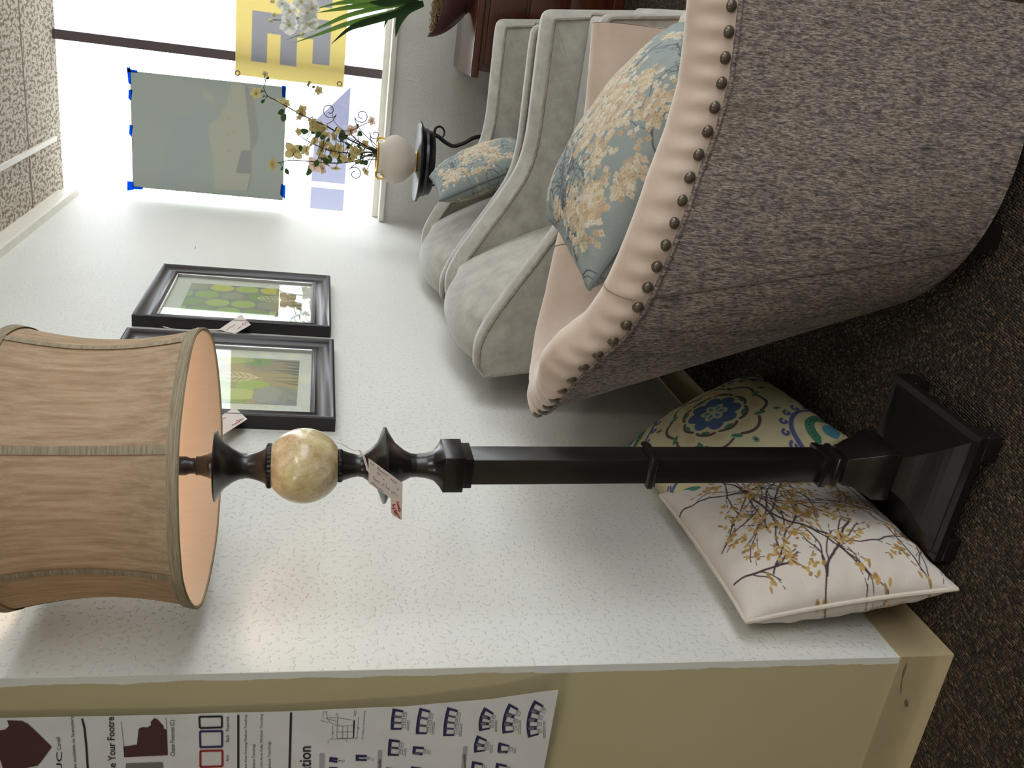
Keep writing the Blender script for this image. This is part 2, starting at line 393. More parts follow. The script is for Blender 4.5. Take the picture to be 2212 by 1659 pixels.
# ================================================================== CANVAS: printed patterns as colours carried by the cloth or paper itself
class Canvas:
    def __init__(s,w,h,c): s.w=w;s.h=h;s.a=np.ones((h,w,3))*np.array(lin(c)); s.Y,s.X=np.mgrid[0:h,0:w]; s.rng=np.random.RandomState(3)
    def _win(s,x0,x1,y0,y1):
        return max(0,int(x0)-1),min(s.w,int(x1)+2),max(0,int(y0)-1),min(s.h,int(y1)+2)
    def disc(s,x,y,r,c,soft=1.0):
        a,b,cc,d=s._win(x-r,x+r,y-r,y+r)
        if a>=b or cc>=d: return
        D=np.hypot(s.X[cc:d,a:b]-x,s.Y[cc:d,a:b]-y); m=np.clip((r-D)/soft+.5,0,1)[...,None]
        s.a[cc:d,a:b]=s.a[cc:d,a:b]*(1-m)+lin(c)*m
    def ell(s,x,y,rx,ry,ang,c,power=2):
        R_=max(rx,ry); a,b,cc,d=s._win(x-R_,x+R_,y-R_,y+R_)
        if a>=b or cc>=d: return
        dx=s.X[cc:d,a:b]-x;dy=s.Y[cc:d,a:b]-y; u=(dx*math.cos(ang)+dy*math.sin(ang))/rx; v=(-dx*math.sin(ang)+dy*math.cos(ang))/ry
        D=(np.abs(u)**power+np.abs(v)**power); m=np.clip((1-D)*min(rx,ry)*.6+.5,0,1)[...,None]
        s.a[cc:d,a:b]=s.a[cc:d,a:b]*(1-m)+lin(c)*m
    def line(s,P,r,c,dash=None,r2=None):
        k=0
        for (x0,y0),(x1,y1) in zip(P[:-1],P[1:]):
            n=max(1,int(math.hypot(x1-x0,y1-y0)/.7))
            for i in range(n):
                t=i/n; k+=1
                if dash and (k//dash)%3==2: continue
                rr=r if r2 is None else r+(r2-r)*((k)/400.)
                s.disc(x0+(x1-x0)*t,y0+(y1-y0)*t,max(rr,.5),c)
    def poly(s,P,c):
        P=[tuple(p) for p in P]; xs=[p[0] for p in P]; ys=[p[1] for p in P]; a,b,cc,d=s._win(min(xs),max(xs),min(ys),max(ys))
        if a>=b or cc>=d: return
        X=s.X[cc:d,a:b];Y=s.Y[cc:d,a:b]; m=np.zeros(X.shape,bool); n=len(P)
        for i in range(n):
            (x0,y0),(x1,y1)=P[i],P[(i+1)%n]
            if y0==y1: continue
            cnd=((y0>Y)!=(y1>Y))&(X<(x1-x0)*(Y-y0)/(y1-y0)+x0); m^=cnd
        s.a[cc:d,a:b][m]=lin(c)
    def sample(s,u,v):
        x=np.clip(np.asarray(u)*(s.w-1),0,s.w-1.001); y=np.clip(np.asarray(v)*(s.h-1),0,s.h-1.001)
        i=x.astype(int);j=y.astype(int);fx=(x-i)[...,None];fy=(y-j)[...,None]
        return (s.a[j,i]*(1-fx)+s.a[j,i+1]*fx)*(1-fy)+(s.a[j+1,i]*(1-fx)+s.a[j+1,i+1]*fx)*fy
def fastgrid(name,P,mat,parent,cols,smooth=True,wrap=None):
    """P: (n,m,3) array of points -> quad mesh with colour attribute"""
    n,m,_=P.shape; me=bpy.data.meshes.new(name); nv=n*m
    idx=np.arange(nv).reshape(n,m); q=np.stack([idx[:-1,:-1],idx[1:,:-1],idx[1:,1:],idx[:-1,1:]],-1).reshape(-1,4)
    me.vertices.add(nv); me.vertices.foreach_set('co',P.reshape(-1).astype(np.float32))
    me.loops.add(q.size); me.loops.foreach_set('vertex_index',q.reshape(-1).astype(np.int32))
    me.polygons.add(len(q)); me.polygons.foreach_set('loop_start',np.arange(0,q.size,4,dtype=np.int32)); me.polygons.foreach_set('loop_total',np.full(len(q),4,dtype=np.int32))
    me.update(calc_edges=True); me.materials.append(mat)
    if smooth: me.polygons.foreach_set('use_smooth',np.ones(len(q),bool))
    if cols is not None:
        a=me.color_attributes.new('Col','FLOAT_COLOR','POINT'); c=np.ones((nv,4)); c[:,:3]=cols.reshape(-1,3); a.data.foreach_set('color',c.ravel().astype(np.float32))
    return link(bpy.data.objects.new(name,me),parent)

# ---- pillows
def pillow(c00,c10,c01,thick,canvas_f,canvas_b,mat,pipmat,label,name='throw_pillow',N=300,pip=.005,pinch=.07,skew=(0,0),sag=0.0,pinchc=.0,group=None,wrinkle=.003):
    """c00,c10,c01: three corners (u=0,v=0),(1,0),(0,1); front face toward u x v"""
    c00,c10,c01=Vector(c00),Vector(c10),Vector(c01)
    ctr=(c10+c01)/2; eu=(c10-c00)/2; ev=(c01-c00)/2; nn=eu.cross(ev).normalized()
    root=empty(name,ctr,label,'pillow',group)
    def shape(U,V,side):
        u=U*2-1;v=V*2-1
        au=u*(1-pinch*(1-v*v)*np.abs(u)**1.5); av=v*(1-pinch*(1-u*u)*np.abs(v)**1.5)
        h=((1-u**2)*(1-v**2)); h=np.clip(h,0,1)**.42*thick
        cr=np.clip((np.abs(u)*np.abs(v)),0,1)**6
        h=h+wrinkle*np.sin(14*(u+v)+3*np.cos(5*u))*np.clip((1-u*u)*(1-v*v),0,1)**.35*np.clip(np.maximum(np.abs(u),np.abs(v)),.3,1)
        e=np.clip(1-(1-u**2)*(1-v**2)*3,0,1)*np.clip((1-u**2)*(1-v**2)*30,0,1)
        h=h*(1+.10*e*np.sin(u*23+v*7)*np.sin(v*19-u*5))
        h=h*side
        p=(np.array(eu)[None,None]*au[...,None]+np.array(ev)[None,None]*av[...,None]+np.array(nn)[None,None]*h[...,None])
        p[...,2]-=sag*(1-np.abs(u))*(1-np.abs(v))
        return p
    # denser near rims
    t=np.linspace(0,1,N); tt=.5-.5*np.cos(math.pi*t); tt=.55*tt+.45*t
    U,V=np.meshgrid(tt,tt,indexing='ij')
    for side,cv in ((1,canvas_f),(-1,canvas_b or canvas_f)):
        n2=N if side==1 or canvas_b is not None else N//3
        if n2!=N:
            t2=np.linspace(0,1,n2); U2,V2=np.meshgrid(t2,t2,indexing='ij')
        else: U2,V2=U,V
        P=shape(U2,V2,side); cols=cv.sample(U2,V2)
        if side==-1: P=P[::-1]; cols=cols[::-1]
        fastgrid('front_panel' if side==1 else 'back_panel',P,mat,root,cols)
    q=np.linspace(0,1,40)[:-1]; uu=np.concatenate([q,q*0+1,1-q,q*0]); vv=np.concatenate([q*0,q,q*0+1,1-q])
    P=shape(uu[None],vv[None],0)[0]
    MB().tube([Vector(p) for p in P],pip,8,closed=True).build('piping',pipmat,root,smooth=True)
    return root
def branch_canvas():
    c=Canvas(520,520,(214,204,194)); rnd=random.Random(11); tips=[]
    DK=(66,50,50)
    def grow(x,y,a,l,w,dep):
        P=[(x,y)]; n=int(l/9)
        for i in range(n):
            a+=rnd.gauss(0,.13); x+=9*math.cos(a); y+=9*math.sin(a); P.append((x,y))
            if dep>0 and rnd.random()<.17: grow(x,y,a+rnd.choice((-1,1))*rnd.uniform(.3,.7),l*rnd.uniform(.3,.5),w*.62,dep-1)
        c.line(P,w*1.2,DK,dash=None if w>1.0 else 9)
        tips.append((x,y,a))
    # bundle rising from the lower right corner region and spreading to the upper left
    for (x,y,a,l,w) in ((470,380,3.45,430,2.4),(500,300,3.30,400,2.2),(520,420,3.75,300,1.8),(400,520,4.1,280,2.0),(420,240,2.75,300,1.7),(480,180,3.3,330,1.7),(330,60,2.9,280,1.7),(240,120,3.6,160,1.5),(500,80,3.1,260,1.5),(90,510,4.5,150,2.0),(180,500,5.3,170,1.5),(300,330,3.9,220,1.8),(30,300,5.6,200,2.2),(20,200,.3,170,1.6),(60,420,5.9,260,1.7),(10,60,.5,150,1.5),(200,60,1.2,160,1.4)):
        grow(x,y,a,l,w,2)
    G=[(176,142,78),(190,156,92),(160,124,72)]
    for x,y,a in tips:
        if rnd.random()<.3:
            for k in range(rnd.randint(4,8)):
                d=rnd.uniform(0,26); b=rnd.uniform(0,6.28); c.ell(x+d*math.cos(b),y+d*math.sin(b),rnd.uniform(5,9),rnd.uniform(3.2,4.8),rnd.uniform(0,3.1),G[rnd.randint(0,2)])
    for q in range(26):
        x=rnd.uniform(20,500); y=rnd.uniform(200,505) if q%3 else rnd.uniform(20,260)
        P=[(x,y)]; a=rnd.uniform(3.6,5.6)
        for k in range(8): a+=rnd.gauss(0,.15); P.append((P[-1][0]+8*math.cos(a),P[-1][1]+8*math.sin(a)))
        c.line(P,1.0,DK,dash=9)
        for k in range(rnd.randint(4,8)):
            p=P[rnd.randint(1,8)]; c.ell(p[0]+rnd.uniform(-10,10),p[1]+rnd.uniform(-10,10),rnd.uniform(5,9),rnd.uniform(3.2,4.8),rnd.uniform(0,3.1),G[rnd.randint(0,2)])
    return c
def blossom_canvas(seed=5):
    c=Canvas(560,560,(142,152,149)); rnd=random.Random(seed); DK=(78,84,88)
    def grow(x,y,a,l,w,dep):
        P=[(x,y)]
        for i in range(int(l/8)):
            a+=rnd.gauss(0,.2); x+=8*math.cos(a); y+=8*math.sin(a); P.append((x+rnd.uniform(-1,1),y+rnd.uniform(-1,1)))
            if dep>0 and rnd.random()<.25: grow(x,y,a+rnd.choice((-1,1))*rnd.uniform(.4,.9),l*rnd.uniform(.3,.55),w*.6,dep-1)
        c.line(P,w,DK)
    for (x,y,a,l,w) in ((560,60,2.6,420,2.2),(520,520,3.9,420,2.4),(60,540,5.3,300,3.0),(0,280,-.4,260,1.6),(300,0,1.3,260,1.8),(560,300,3.3,300,2.0),(200,560,4.9,200,2),(40,60,.6,200,1.6)):
        grow(x,y,a,l,w,2)
    pal=[(206,192,168),(198,182,152),(190,170,136),(212,204,186),(186,160,132)]
    for (cx,cy,sx,sy,n) in ((330,230,95,60,330),(400,150,60,45,150),(250,330,45,60,140),(90,430,30,60,110),(470,330,60,60,170),(180,170,36,24,50),(440,470,50,36,110),(60,120,26,30,40),(260,500,40,22,60),(330,60,40,20,40),(200,250,85,75,330),(80,200,45,50,120),(75,445,40,62,170),(150,350,45,35,60),(30,330,20,60,60),(360,300,110,80,160),(440,240,70,70,180),(150,470,50,40,90)):
        for k in range(int(n*.95)):
            x=rnd.gauss(cx,sx*.55); y=rnd.gauss(cy,sy*.55); col=pal[rnd.randint(0,4)]; a0=rnd.uniform(0,1.5)
            for q in range(4): c.disc(x+4.2*math.cos(a0+q*1.57),y+4.2*math.sin(a0+q*1.57),3.1,col)
            if rnd.random()<.4: c.disc(x,y,1.2,(120,104,80))
    return c
def medallion_canvas():
    c=Canvas(560,560,(198,192,154)); BR=(92,70,72); BL=(72,98,136); GR=(64,122,96); TE=(70,130,150); CR=(200,188,150)
    X,Y=285,285
    q_=1.28
    def scallop(r,amp,n,w,col,ph=0,gap=.12):
        for k in range(n):
            P=[]
            for i in range(13):
                t=gap+(1-2*gap)*i/12; a=ph+(k+t)*2*math.pi/n; rr=r+amp*math.sin(math.pi*t); P.append((X+rr*math.cos(a),Y+rr*math.sin(a)*.98))
            c.line(P,w,col)
    scallop(118*q_,20*q_,8,5,BR)
    for k in range(8):
        a=k*math.pi/4+.39; c.ell(X+104*q_*math.cos(a),Y+104*q_*math.sin(a),21,16,a+1.57,(196,178,140))
        c.ell(X+122*q_*math.cos(a-.39),Y+122*q_*math.sin(a-.39),20,8,a+.3,GR)
    scallop(80*q_,9*q_,8,5,BR,.39,.1)
    for k in range(8):
        a=k*math.pi/4; c.ell(X+80*q_*math.cos(a),Y+80*q_*math.sin(a),16,7,a+1.57,GR); c.disc(X+52*q_*math.cos(a+.39),Y+52*q_*math.sin(a+.39),25,BL)
    c.disc(X,Y,74,BL)
    for k in range(6): 
        a=k*math.pi/3; c.ell(X+26*math.cos(a),Y+26*math.sin(a),20,15,a,(176,184,150))
    for k in range(6):
        a=k*math.pi/3; c.ell(X+24*math.cos(a),Y+24*math.sin(a),12,6,a,TE)
    c.disc(X,Y,6,CR)
    for k in range(8):
        a=k*math.pi/4+.2; c.ell(X+205*math.cos(a),Y+205*math.sin(a),13,9,a,(110,132,110)); c.disc(X+205*math.cos(a),Y+205*math.sin(a),4,(40,50,64))
    for (cx,cy) in ((25,25),(535,30),(25,535),(540,540)):
        a0=math.atan2(Y-cy,X-cx)
        for r,w,col in ((150,5,(84,92,140)),(112,13,(84,92,140)),(80,10,CR),(58,26,GR),(30,12,CR)):
            P=[(cx+r*math.cos(a0+t),cy+r*math.sin(a0+t)) for t in np.linspace(-.95,.95,22)]
            if r==150: continue
            c.line(P,w*.55,col)
        for t in np.linspace(-.85,.85,6):
            x=cx+132*math.cos(a0+t); y=cy+132*math.sin(a0+t)
            P=[(x+12*math.cos(q)*(1-q/9),y+12*math.sin(q)*(1-q/9)) for q in np.linspace(0,5,14)]
            c.line(P,4.5,(84,92,140))
        c.disc(cx,cy,24,TE)
        for q in range(9):
            t=q/8*1.8-.9; c.disc(cx+58*math.cos(a0+t),cy+58*math.sin(a0+t),2.6,(30,44,60))
    return c
MCOL=colmat('printed_cotton',.85,800,.3)
MCOL2=colmat('woven_tapestry',.8,650,.45)
PIPW=plain('cream_printed_piping',L(206,196,182),.85)
PIPB=plain('slate_blue_piping',L(104,112,112),.85)
PIPM=plain('cream_piping',L(170,160,128),.85)

# ================================================================== POSTS OF THE GREY CLUB CHAIRS
def rounded(P,r,n=6,closed=True):
    """round polygon corners"""
    out=[];m=len(P)
    for i in range(m):
        p=Vector(P[i]); a=Vector(P[i-1])-p; b=Vector(P[(i+1)%m])-p
        rr=r[i] if hasattr(r,'__len__') else r
        if rr<=0: out.append(tuple(p)); continue
        k=min(rr,a.length*.45,b.length*.45); p0=p+a.normalized()*k; p1=p+b.normalized()*k
        for j in range(n+1):
            t=j/n; q=(1-t)**2*p0+2*t*(1-t)*p+t*t*p1; out.append(tuple(q))
    return out
def offset(P,d):
    out=[];m=len(P)
    for i in range(m):
        a=Vector(P[i-1]);b=Vector(P[(i+1)%m]); t=(b-a).normalized(); n=Vector((-t[1],t[0])); out.append(tuple(Vector(P[i])+n*d))
    return out
def club_chair(ox,oy,W,label):
    r=empty('club_chair',(ox,oy,0),label,'chair','grey club chairs')
    T=.10
    top=[(-.105,.11),(-.045,.60)]+[tuple(p[:2]) for p in catmull([(-.045+.03,.603,0),(.2,.600,0),(.36,.600,0),(.47,.618,0),(.58,.672,0),(.70,.742,0),(.80,.797,0),(.88,.825,0),(.95,.822,0)],4)][1:]+[(.985,.79),(.955,.62),(.80,.12)]
    top[1]=(-.045,.60)
    prof=rounded(top,[0,.045]+[0]*(len(top)-4)+[.02,0],6) if False else rounded(top,[0,.05]+[0]*(len(top)-3)+[.0],6)
    # orientation: make counter-clockwise offset inward
    area_=sum(prof[i][0]*prof[(i+1)%len(prof)][1]-prof[(i+1)%len(prof)][0]*prof[i][1] for i in range(len(prof)))
    ins=-1 if area_<0 else 1
    inner=offset(prof,ins*.030); mid=offset(prof,ins*.010)
    inner=[(y,max(z,.11)) for y,z in inner]; mid=[(y,max(z,.11)) for y,z in mid]
    for side in (0,1):
        x0=0 if side==0 else W-T; x1=x0+T
        # cross-section across thickness: outer face edge slightly in, crown in the middle, dropped toward the seat side
        lay=[(x0,mid),(x0+.012,prof),(x0+T*.5,prof),(x1,inner)] if side==0 else [(x0,inner),(x0+T*.5,prof),(x1-.012,prof),(x1,mid)]
        m=MB(); n=len(prof); V=[]
        for x,pp in lay: V+=[(x,y,z) for y,z in pp]
        Fc=[(k*n+i,k*n+(i+1)%n,(k+1)*n+(i+1)%n,(k+1)*n+i) for k in range(3) for i in range(n)]
        Fc+=[list(range(n)),list(range(3*n,4*n))[::-1]]
        m.add(V,Fc); m.build('arm',GREY,r,smooth=True)
        for xx,pp in ((lay[0][0]+(-.001 if side==0 else -.001),lay[0][1]),(lay[3][0]+.001,lay[3][1])):
            MB().tube([(xx,y,z) for y,z in pp[:-1]]+[(xx,pp[-1][0],pp[-1][1])],.0055,6).build('piping',GREYP,r,smooth=True)
    # back: arched slab with soft front face
    bx0,bx1=T-.005,W-T+.005
    def back(u,v):
        # u across width, v around section: front bottom -> top -> rear bottom
        x=bx0+(bx1-bx0)*u; e=1-(2*u-1)**2; arch=.862-.055*abs(2*u-1)**2.6; fr=.035*max(e,0)**.6
        S=[(.66-fr,.40),(.655-fr,.47),(.70-fr,.58),(.765-fr*.9,.70),(.825-fr*.6,.79),(.865-fr*.2,arch-.015),(.905,arch),(.95,arch-.006),(.983,arch-.04),(.968,.70),(.885,.40),(.80,.12)]
        q=v*(len(S)-1); i=min(int(q),len(S)-2); f=q-i; 
        a=S[max(i-1,0)];b=S[i];c=S[i+1];d=S[min(i+2,len(S)-1)]
        g=lambda k:.5*(2*b[k]+(c[k]-a[k])*f+(2*a[k]-5*b[k]+4*c[k]-d[k])*f*f+(3*b[k]-a[k]-3*c[k]+d[k])*f**3)
        return (x,g(0),g(1))
    MB().grid(back,28,56).build('back',GREY,r,smooth=True)
    MB().box((T-.01,-.09,.10),(W-T+.01,.76,.315)).build('seat_frame',GREY,r,bevel=.02)
    sc_=MB(); sc_.box((T+.004,-.055,.318),(W-T-.004,.66,.462)).build('seat_cushion',GREY,r,bevel=.028,seg=4)
    for z in (.325,.452):
        yy=-.052; MB().tube(rounded([(T+.008,yy),(W-T-.008,yy),(W-T-.008,.6),(T+.008,.6)],.02,4) and [(x,y,z) for x,y in rounded([(T+.008,yy),(W-T-.008,yy),(W-T-.008,.6),(T+.008,.6)],.02,4)],.005,6,closed=True).build('cushion_piping',GREYP,r,smooth=True)
    for x in (.06,W-.06):
        for y in (-.04,.73): MB().lathe([(.018,0),(.026,.115)],(x,y,0),12).build('leg',MLEG,r)
    return r
CA=club_chair(2.392,0,.755,'grey chenille club chair with piped arms, behind the nailhead tub chair, its seat empty')
CB=club_chair(3.215,.05,.77,'grey chenille club chair holding a blossom pillow, nearest the window')

# ================================================================== TUB CHAIR
def tub_chair():
    r=empty('tub_chair',(1.90,.3,0),'large tub chair, blush velvet inside, mottled tweed outside, trimmed with bronze nailheads','chair')
    O=Vector((1.90,.3,0)); r.rotation_euler=(0,0,math.radians(8))
    ntot=160
    # path parameter s 0..1: near front -> rear -> far front
    def plan(s,a,yc,b,yf,pw=2.0):
        Ls=yc-yf; La=math.pi*.5*(a+b)*1.0; T=2*Ls+La; d=s*T
        if d<Ls: return Vector((-a,yf+d-0,0)),Vector((-1,0,0))
        if d>Ls+La: return Vector((a,yf+(T-d),0)),Vector((1,0,0))
        t=(d-Ls)/La*math.pi
        x=-a*math.copysign(abs(math.cos(t))**(2/pw),math.cos(t)); y=yc+b*abs(math.sin(t))**(2/pw)
        nx=math.copysign(abs(math.cos(t))**(2-2/pw),-math.cos(t))/a; ny=abs(math.sin(t))**(2-2/pw)/b
        n=Vector((nx,ny,0)).normalized(); return Vector((x,y,0)),n
    HS=[(0,.634),(.05,.627),(.085,.626),(.12,.638),(.16,.660),(.2,.680),(.25,.705),(.28,.728),(.31,.770),(.34,.793),(.38,.803),(.43,.803),(.47,.786),(.51,.750),(.55,.717),(.58,.700),(.64,.674),(.70,.640),(.8,.596),(.9,.570),(1,.578)]
    def hz(s):
        for (a,x),(b,y) in zip(HS[:-1],HS[1:]):
            if s<=b: 
                t=(s-a)/(b-a); t=t*t*(3-2*t) if False else t; return x+(y-x)*t
        return HS[-1][1]
    yf=-.075
    def topp(s): return plan(s,.42,.28,.535,yf,2.1)
    def botp(s):
        p_,n_=plan(s,.485,.11,.405,yf,2.3); return p_+Vector((-.018,0,0)),n_
    def outer(u,v):
        p,n=topp(u); q,m=botp(u); z0=.065; h=hz(u); t=v
        bulge=.003*math.sin(math.pi*t)
        pt=q.lerp(p,t)+n*bulge; 
        zz=z0+(h-z0)*t
        if t<.03: pt=pt-m*.02*(1-t/.03)**2
        return Vector((O.x+pt.x,pt.y,zz))-O
    MB().grid(outer,ntot,40).build('tweed_shell',TWEED,r,smooth=True)
    # padded roll and inside
    def inner(u,v):
        p,n=topp(u); h=hz(u)
        S=[(.0,-.012),(-.006,.012),(-.004,.034),(.012,.056),(.038,.068),(.066,.060),(.090,.036),(.104,-.01),(.116,-.08),(.13,-.16),(.14,-.30)]
        q=v*(len(S)-1); i=min(int(q),len(S)-2); f=q-i; a=S[max(i-1,0)];b=S[i];c=S[i+1];d=S[min(i+2,len(S)-1)]
        g=lambda k:.5*(2*b[k]+(c[k]-a[k])*f+(2*a[k]-5*b[k]+4*c[k]-d[k])*f*f+(3*b[k]-a[k]-3*c[k]+d[k])*f**3)
        o,dz=g(0),g(1)
        if dz>0: dz*=1-.5*math.exp(-((u-.44)/.09)**4)
        # pleats pulled in by each nail, near the nail line only
        k=math.sin(u*TOT/.041*2*math.pi-math.pi/2); am=.0030*math.exp(-((v-.20)/.13)**2); o+=am*(-k)*1.0
        bk=math.exp(-((u-.5)/.2)**4); o+= bk*.02*max(0,v-.5)
        pt=p-n*o; rz=h+dz
        if v>.6:
            # inner rake follows the back
            q2,m2=botp(u); tt=(v-.6)/.4; pt=pt.lerp(q2-m2*.13,tt*.45)
        return Vector((O.x+pt.x,pt.y,rz))-O
    # arc length of the nail line
    Ps=[Vector((topp(i/400)[0].x,topp(i/400)[0].y,hz(i/400))) for i in range(401)]
    cum=[0]
    for a,b in zip(Ps[:-1],Ps[1:]): cum.append(cum[-1]+(b-a).length)
    nonlocal_tot[0]=cum[-1]
    global TOT; TOT=cum[-1]
    MB().grid(inner,420,44).build('velvet_inside',CREAM,r,smooth=True)
    # arm fronts
    for s in (0,1):
        V=[inner(s,v/30) for v in range(31)]+[outer(s,v/12) for v in range(12)]
        V=[Vector((p.x,p.y-.001,p.z)) for p in V]
        c=sum(V,Vector())/len(V); c=Vector(((V[5].x+V[22].x)/2,V[0].y-.012,.40))
        n=len(V); m=MB(); m.add(V+[c],[(i,(i+1)%n,n) for i in range(n)]); m.build('arm_front',CREAM,r,smooth=True)
    welt=[]
    for i in range(201):
        p,n=topp(i/200); welt.append(Vector((O.x+p.x+n.x*.002,p.y+n.y*.002,hz(i/200)-.008))-O)
    MB().tube(welt,.0052,8).build('welt',TWEED,r,smooth=True)
    k=int(TOT/.041); j=0
    base=MB(); 
    nail0=None
    for q in range(k):
        d=(q+.5)*.041
        while cum[j+1]<d: j+=1
        s=(j+(d-cum[j])/(cum[j+1]-cum[j]))/400
        p,n=topp(s); z=hz(s)+.010
        if nail0 is None:
            m=MB(); m.lathe([(.0112,0),(.0109,.002),(.009,.0058),(.0052,.0082),(.0005,.009)],(0,0,0),14); nail0=m.build('nailhead',MBRONZE,r,smooth=True); o=nail0
        else: o=nail0.copy(); COL.objects.link(o); o.parent=r
        o.location=Vector((O.x+p.x+n.x*.004,p.y+n.y*.004,z))-O; nn=(n+Vector((0,0,.12))).normalized(); o.rotation_euler=nn.to_track_quat('Z','Y').to_euler()
    for s in (.245,.755):
        MB().tube([outer(s,v/20)+topp(s)[1]*.0008 for v in range(1,21)],.0016,5).build('seam',plain('seam_thread',L(84,74,68),.9),r,smooth=True)
        MB().tube([inner(s,.15+v/20*.6)+Vector((0,0,.0006)) for v in range(21)],.0012,5).build('seam',plain('velvet_seam',L(150,128,112),.9),r,smooth=True)
    # bottom, seat
    bm_=MB(); V=[Vector((O.x+botp(i/60)[0].x*.97,botp(i/60)[0].y*.97,.068))-O for i in range(61)]; bm_.add(V,[list(range(61))]); bm_.build('bottom_panel',MLEG,r)
    MB().box((-.33,yf-.3+.02,.10),(.33,.05,.33)).build('seat_frame',CREAM,r,bevel=.02)
    MB().box((-.30,yf-.30-.05,.33),(.30,.25,.462)).build('seat_cushion',CREAM,r,bevel=.035,seg=4)
    for x,y in ((-.385,.02),(-.16,.165),(.2,.15),(.34,-.3),(-.36,-.33)):
        MB().add([(x+sx*w_,y+sy*w_,z) for z,w_ in ((0,.022),(.075,.034)) for sx,sy in ((-1,-1),(1,-1),(1,1),(-1,1))],[(0,3,2,1),(4,5,6,7),(0,1,5,4),(1,2,6,5),(2,3,7,6),(3,0,4,7)]).build('leg',MLEG,r,bevel=.003)
    return r
nonlocal_tot=[0]; TOT=2.0
TUB=tub_chair()

# ================================================================== PILLOWS
BLC=blossom_canvas(5)
P1=Vector((1.66,.475,.757)); P2=Vector((2.07,.425,.752)); P3=Vector((2.07,-.05,.485)); P4=P1+(P3-P2)
pillow(P4,P3,P1,.132,BLC,None,MCOL2,PIPB,'large blue-grey blossom-branch throw pillow lying in the nailhead tub chair',N=430,pip=.006,pinch=.05)
B2=blossom_canvas(8)
p1=Vector((3.42,.675,.835)); p2=Vector((3.80,.652,.835)); p4=Vector((3.44,.49,.475)); 
pillow(p4,p4+(p2-p1),p1,.085,B2,None,MCOL2,PIPB,'smaller blue-grey blossom-branch throw pillow propped in the club chair by the window',N=300,pip=.005,pinch=.05)
BRC=branch_canvas()
a=Vector((1.315,1.03,.432)); b=Vector((1.815,1.035,.432)); c=Vector((1.275,.925,.02))
pillow(c,c+(b-a),a,.10,BRC,None,MCOL,PIPW,'white throw pillow printed with brown branches and gold leaves, leaning on the wall',N=430,pip=.0055,pinch=.04)
MDC=medallion_canvas()
a=Vector((1.66,1.035,.42)); b=Vector((2.12,1.03,.42)); c=Vector((1.75,.825,.02))
pillow(c,Vector((2.22,.86,.02)),a+Vector((.0,0,0)),.10,MDC,None,MCOL,PIPM,'cream throw pillow with a blue and green medallion pattern, on the floor by the wall',N=400,pip=.0055,pinch=.04)

# ================================================================== FLOOR LAMP
LX,LY=1.463,.745
lamp=empty('floor_lamp',(LX,LY,0),'dark wood floor lamp with pearl ball, square post and oatmeal linen shade','lamp')
tx,ty=-.454,.891; TILT=math.radians(1.65)
lamp.rotation_euler=Matrix.Rotation(TILT,3,Vector((-ty,tx,0)) if False else Vector((0,0,1)).cross(Vector((tx,ty,0)))).to_euler()
RZ=Matrix.Rotation(math.radians(-3),4,'Z')
def sq(name,prof,mat=MESP,bev=.0015,rot=RZ):
    """stack of squares (half side, z)"""
    v=[];f=[]
    for h,z in prof:
        for sx,sy in ((-1,-1),(1,-1),(1,1),(-1,1)): v.append(rot@Vector((sx*h,sy*h,z)))
    for k in range(len(prof)-1):
        for j in range(4): f.append((k*4+j,k*4+(j+1)%4,(k+1)*4+(j+1)%4,(k+1)*4+j))
    f.append((3,2,1,0)); n=len(prof)-1; f.append((n*4,n*4+1,n*4+2,n*4+3))
    return MB().add(v,f).build(name,mat,lamp,bevel=bev,seg=2)
sq('base_plate',[(.143,.034),(.1425,.050),(.128,.0515)],bev=0)
sq('base_plinth',[(.127,.047),(.127,.053)]+[(.036+.087*(1-t)**2.0,.054+.084*t**1.15) for t in [i/14 for i in range(15)]],bev=0)
for sx in (-1,1):
    for sy in (-1,1):
        p=RZ@Vector((sx*.118,sy*.118,0)); MB().box((p.x-.026,p.y-.026,0),(p.x+.026,p.y+.026,.035)).build('foot',MESP,lamp,bevel=.003)
sq('capital',[(.052,.130),(.0535,.134),(.052,.168),(.042,.188),(.034,.206),(.030,.232)],bev=.001)
sq('post',[(.0265,.22),(.0262,1.0)],bev=.0012)
sq('collar',[(.0325,.242),(.0325,.252),(.0305,.254),(.0305,.268),(.0335,.270),(.0335,.284)],bev=.0008)
sq('collar',[(.0315,.636),(.0315,.640),(.034,.642),(.034,.652),(.030,.656)],bev=.0008)
sq('top_block',[(.031,.997),(.031,1.013),(.0365,1.0135),(.0365,1.050)],bev=.0015)
# square-to-round neck
def neck(u,v):
    a=2*math.pi*u; S=[(.0365,1.050),(.033,1.056),(.0275,1.066),(.0235,1.080),(.0213,1.098),(.0222,1.108)]
    q=v*(len(S)-1); i=min(int(q),len(S)-2); f=q-i; r_=S[i][0]*(1-f)+S[i+1][0]*f; z=S[i][1]*(1-f)+S[i+1][1]*f
    k=max(0,1-v*2.2); cx,cy=math.cos(a),math.sin(a); m_=max(abs(cx),abs(cy)); rr=r_*((1-k)+k/m_); p=RZ@Vector((cx*rr,cy*rr,z)); return p
MB().grid(neck,64,26,closed=True).build('turned_neck',MESP,lamp,smooth=True)
MB().lathe([(.0222,1.108),(.0288,1.121),(.042,1.137),(.060,1.1485),(.0695,1.1535),(.0700,1.1575),(.062,1.1605),(.043,1.168),(.031,1.180),(.0215,1.194),(.0198,1.203),(.0225,1.216),(.0262,1.227),(.0275,1.2315)],n=72).build('lower_flare',MESP,lamp,smooth=True)
MB().lathe([(.0275,1.230),(.0295,1.2325),(.0295,1.238),(.027,1.2405)],n=60,f=lambda a:1+.03*math.cos(a*26)).build('rope_ring',MIRON,lamp,smooth=True)
BALL=None
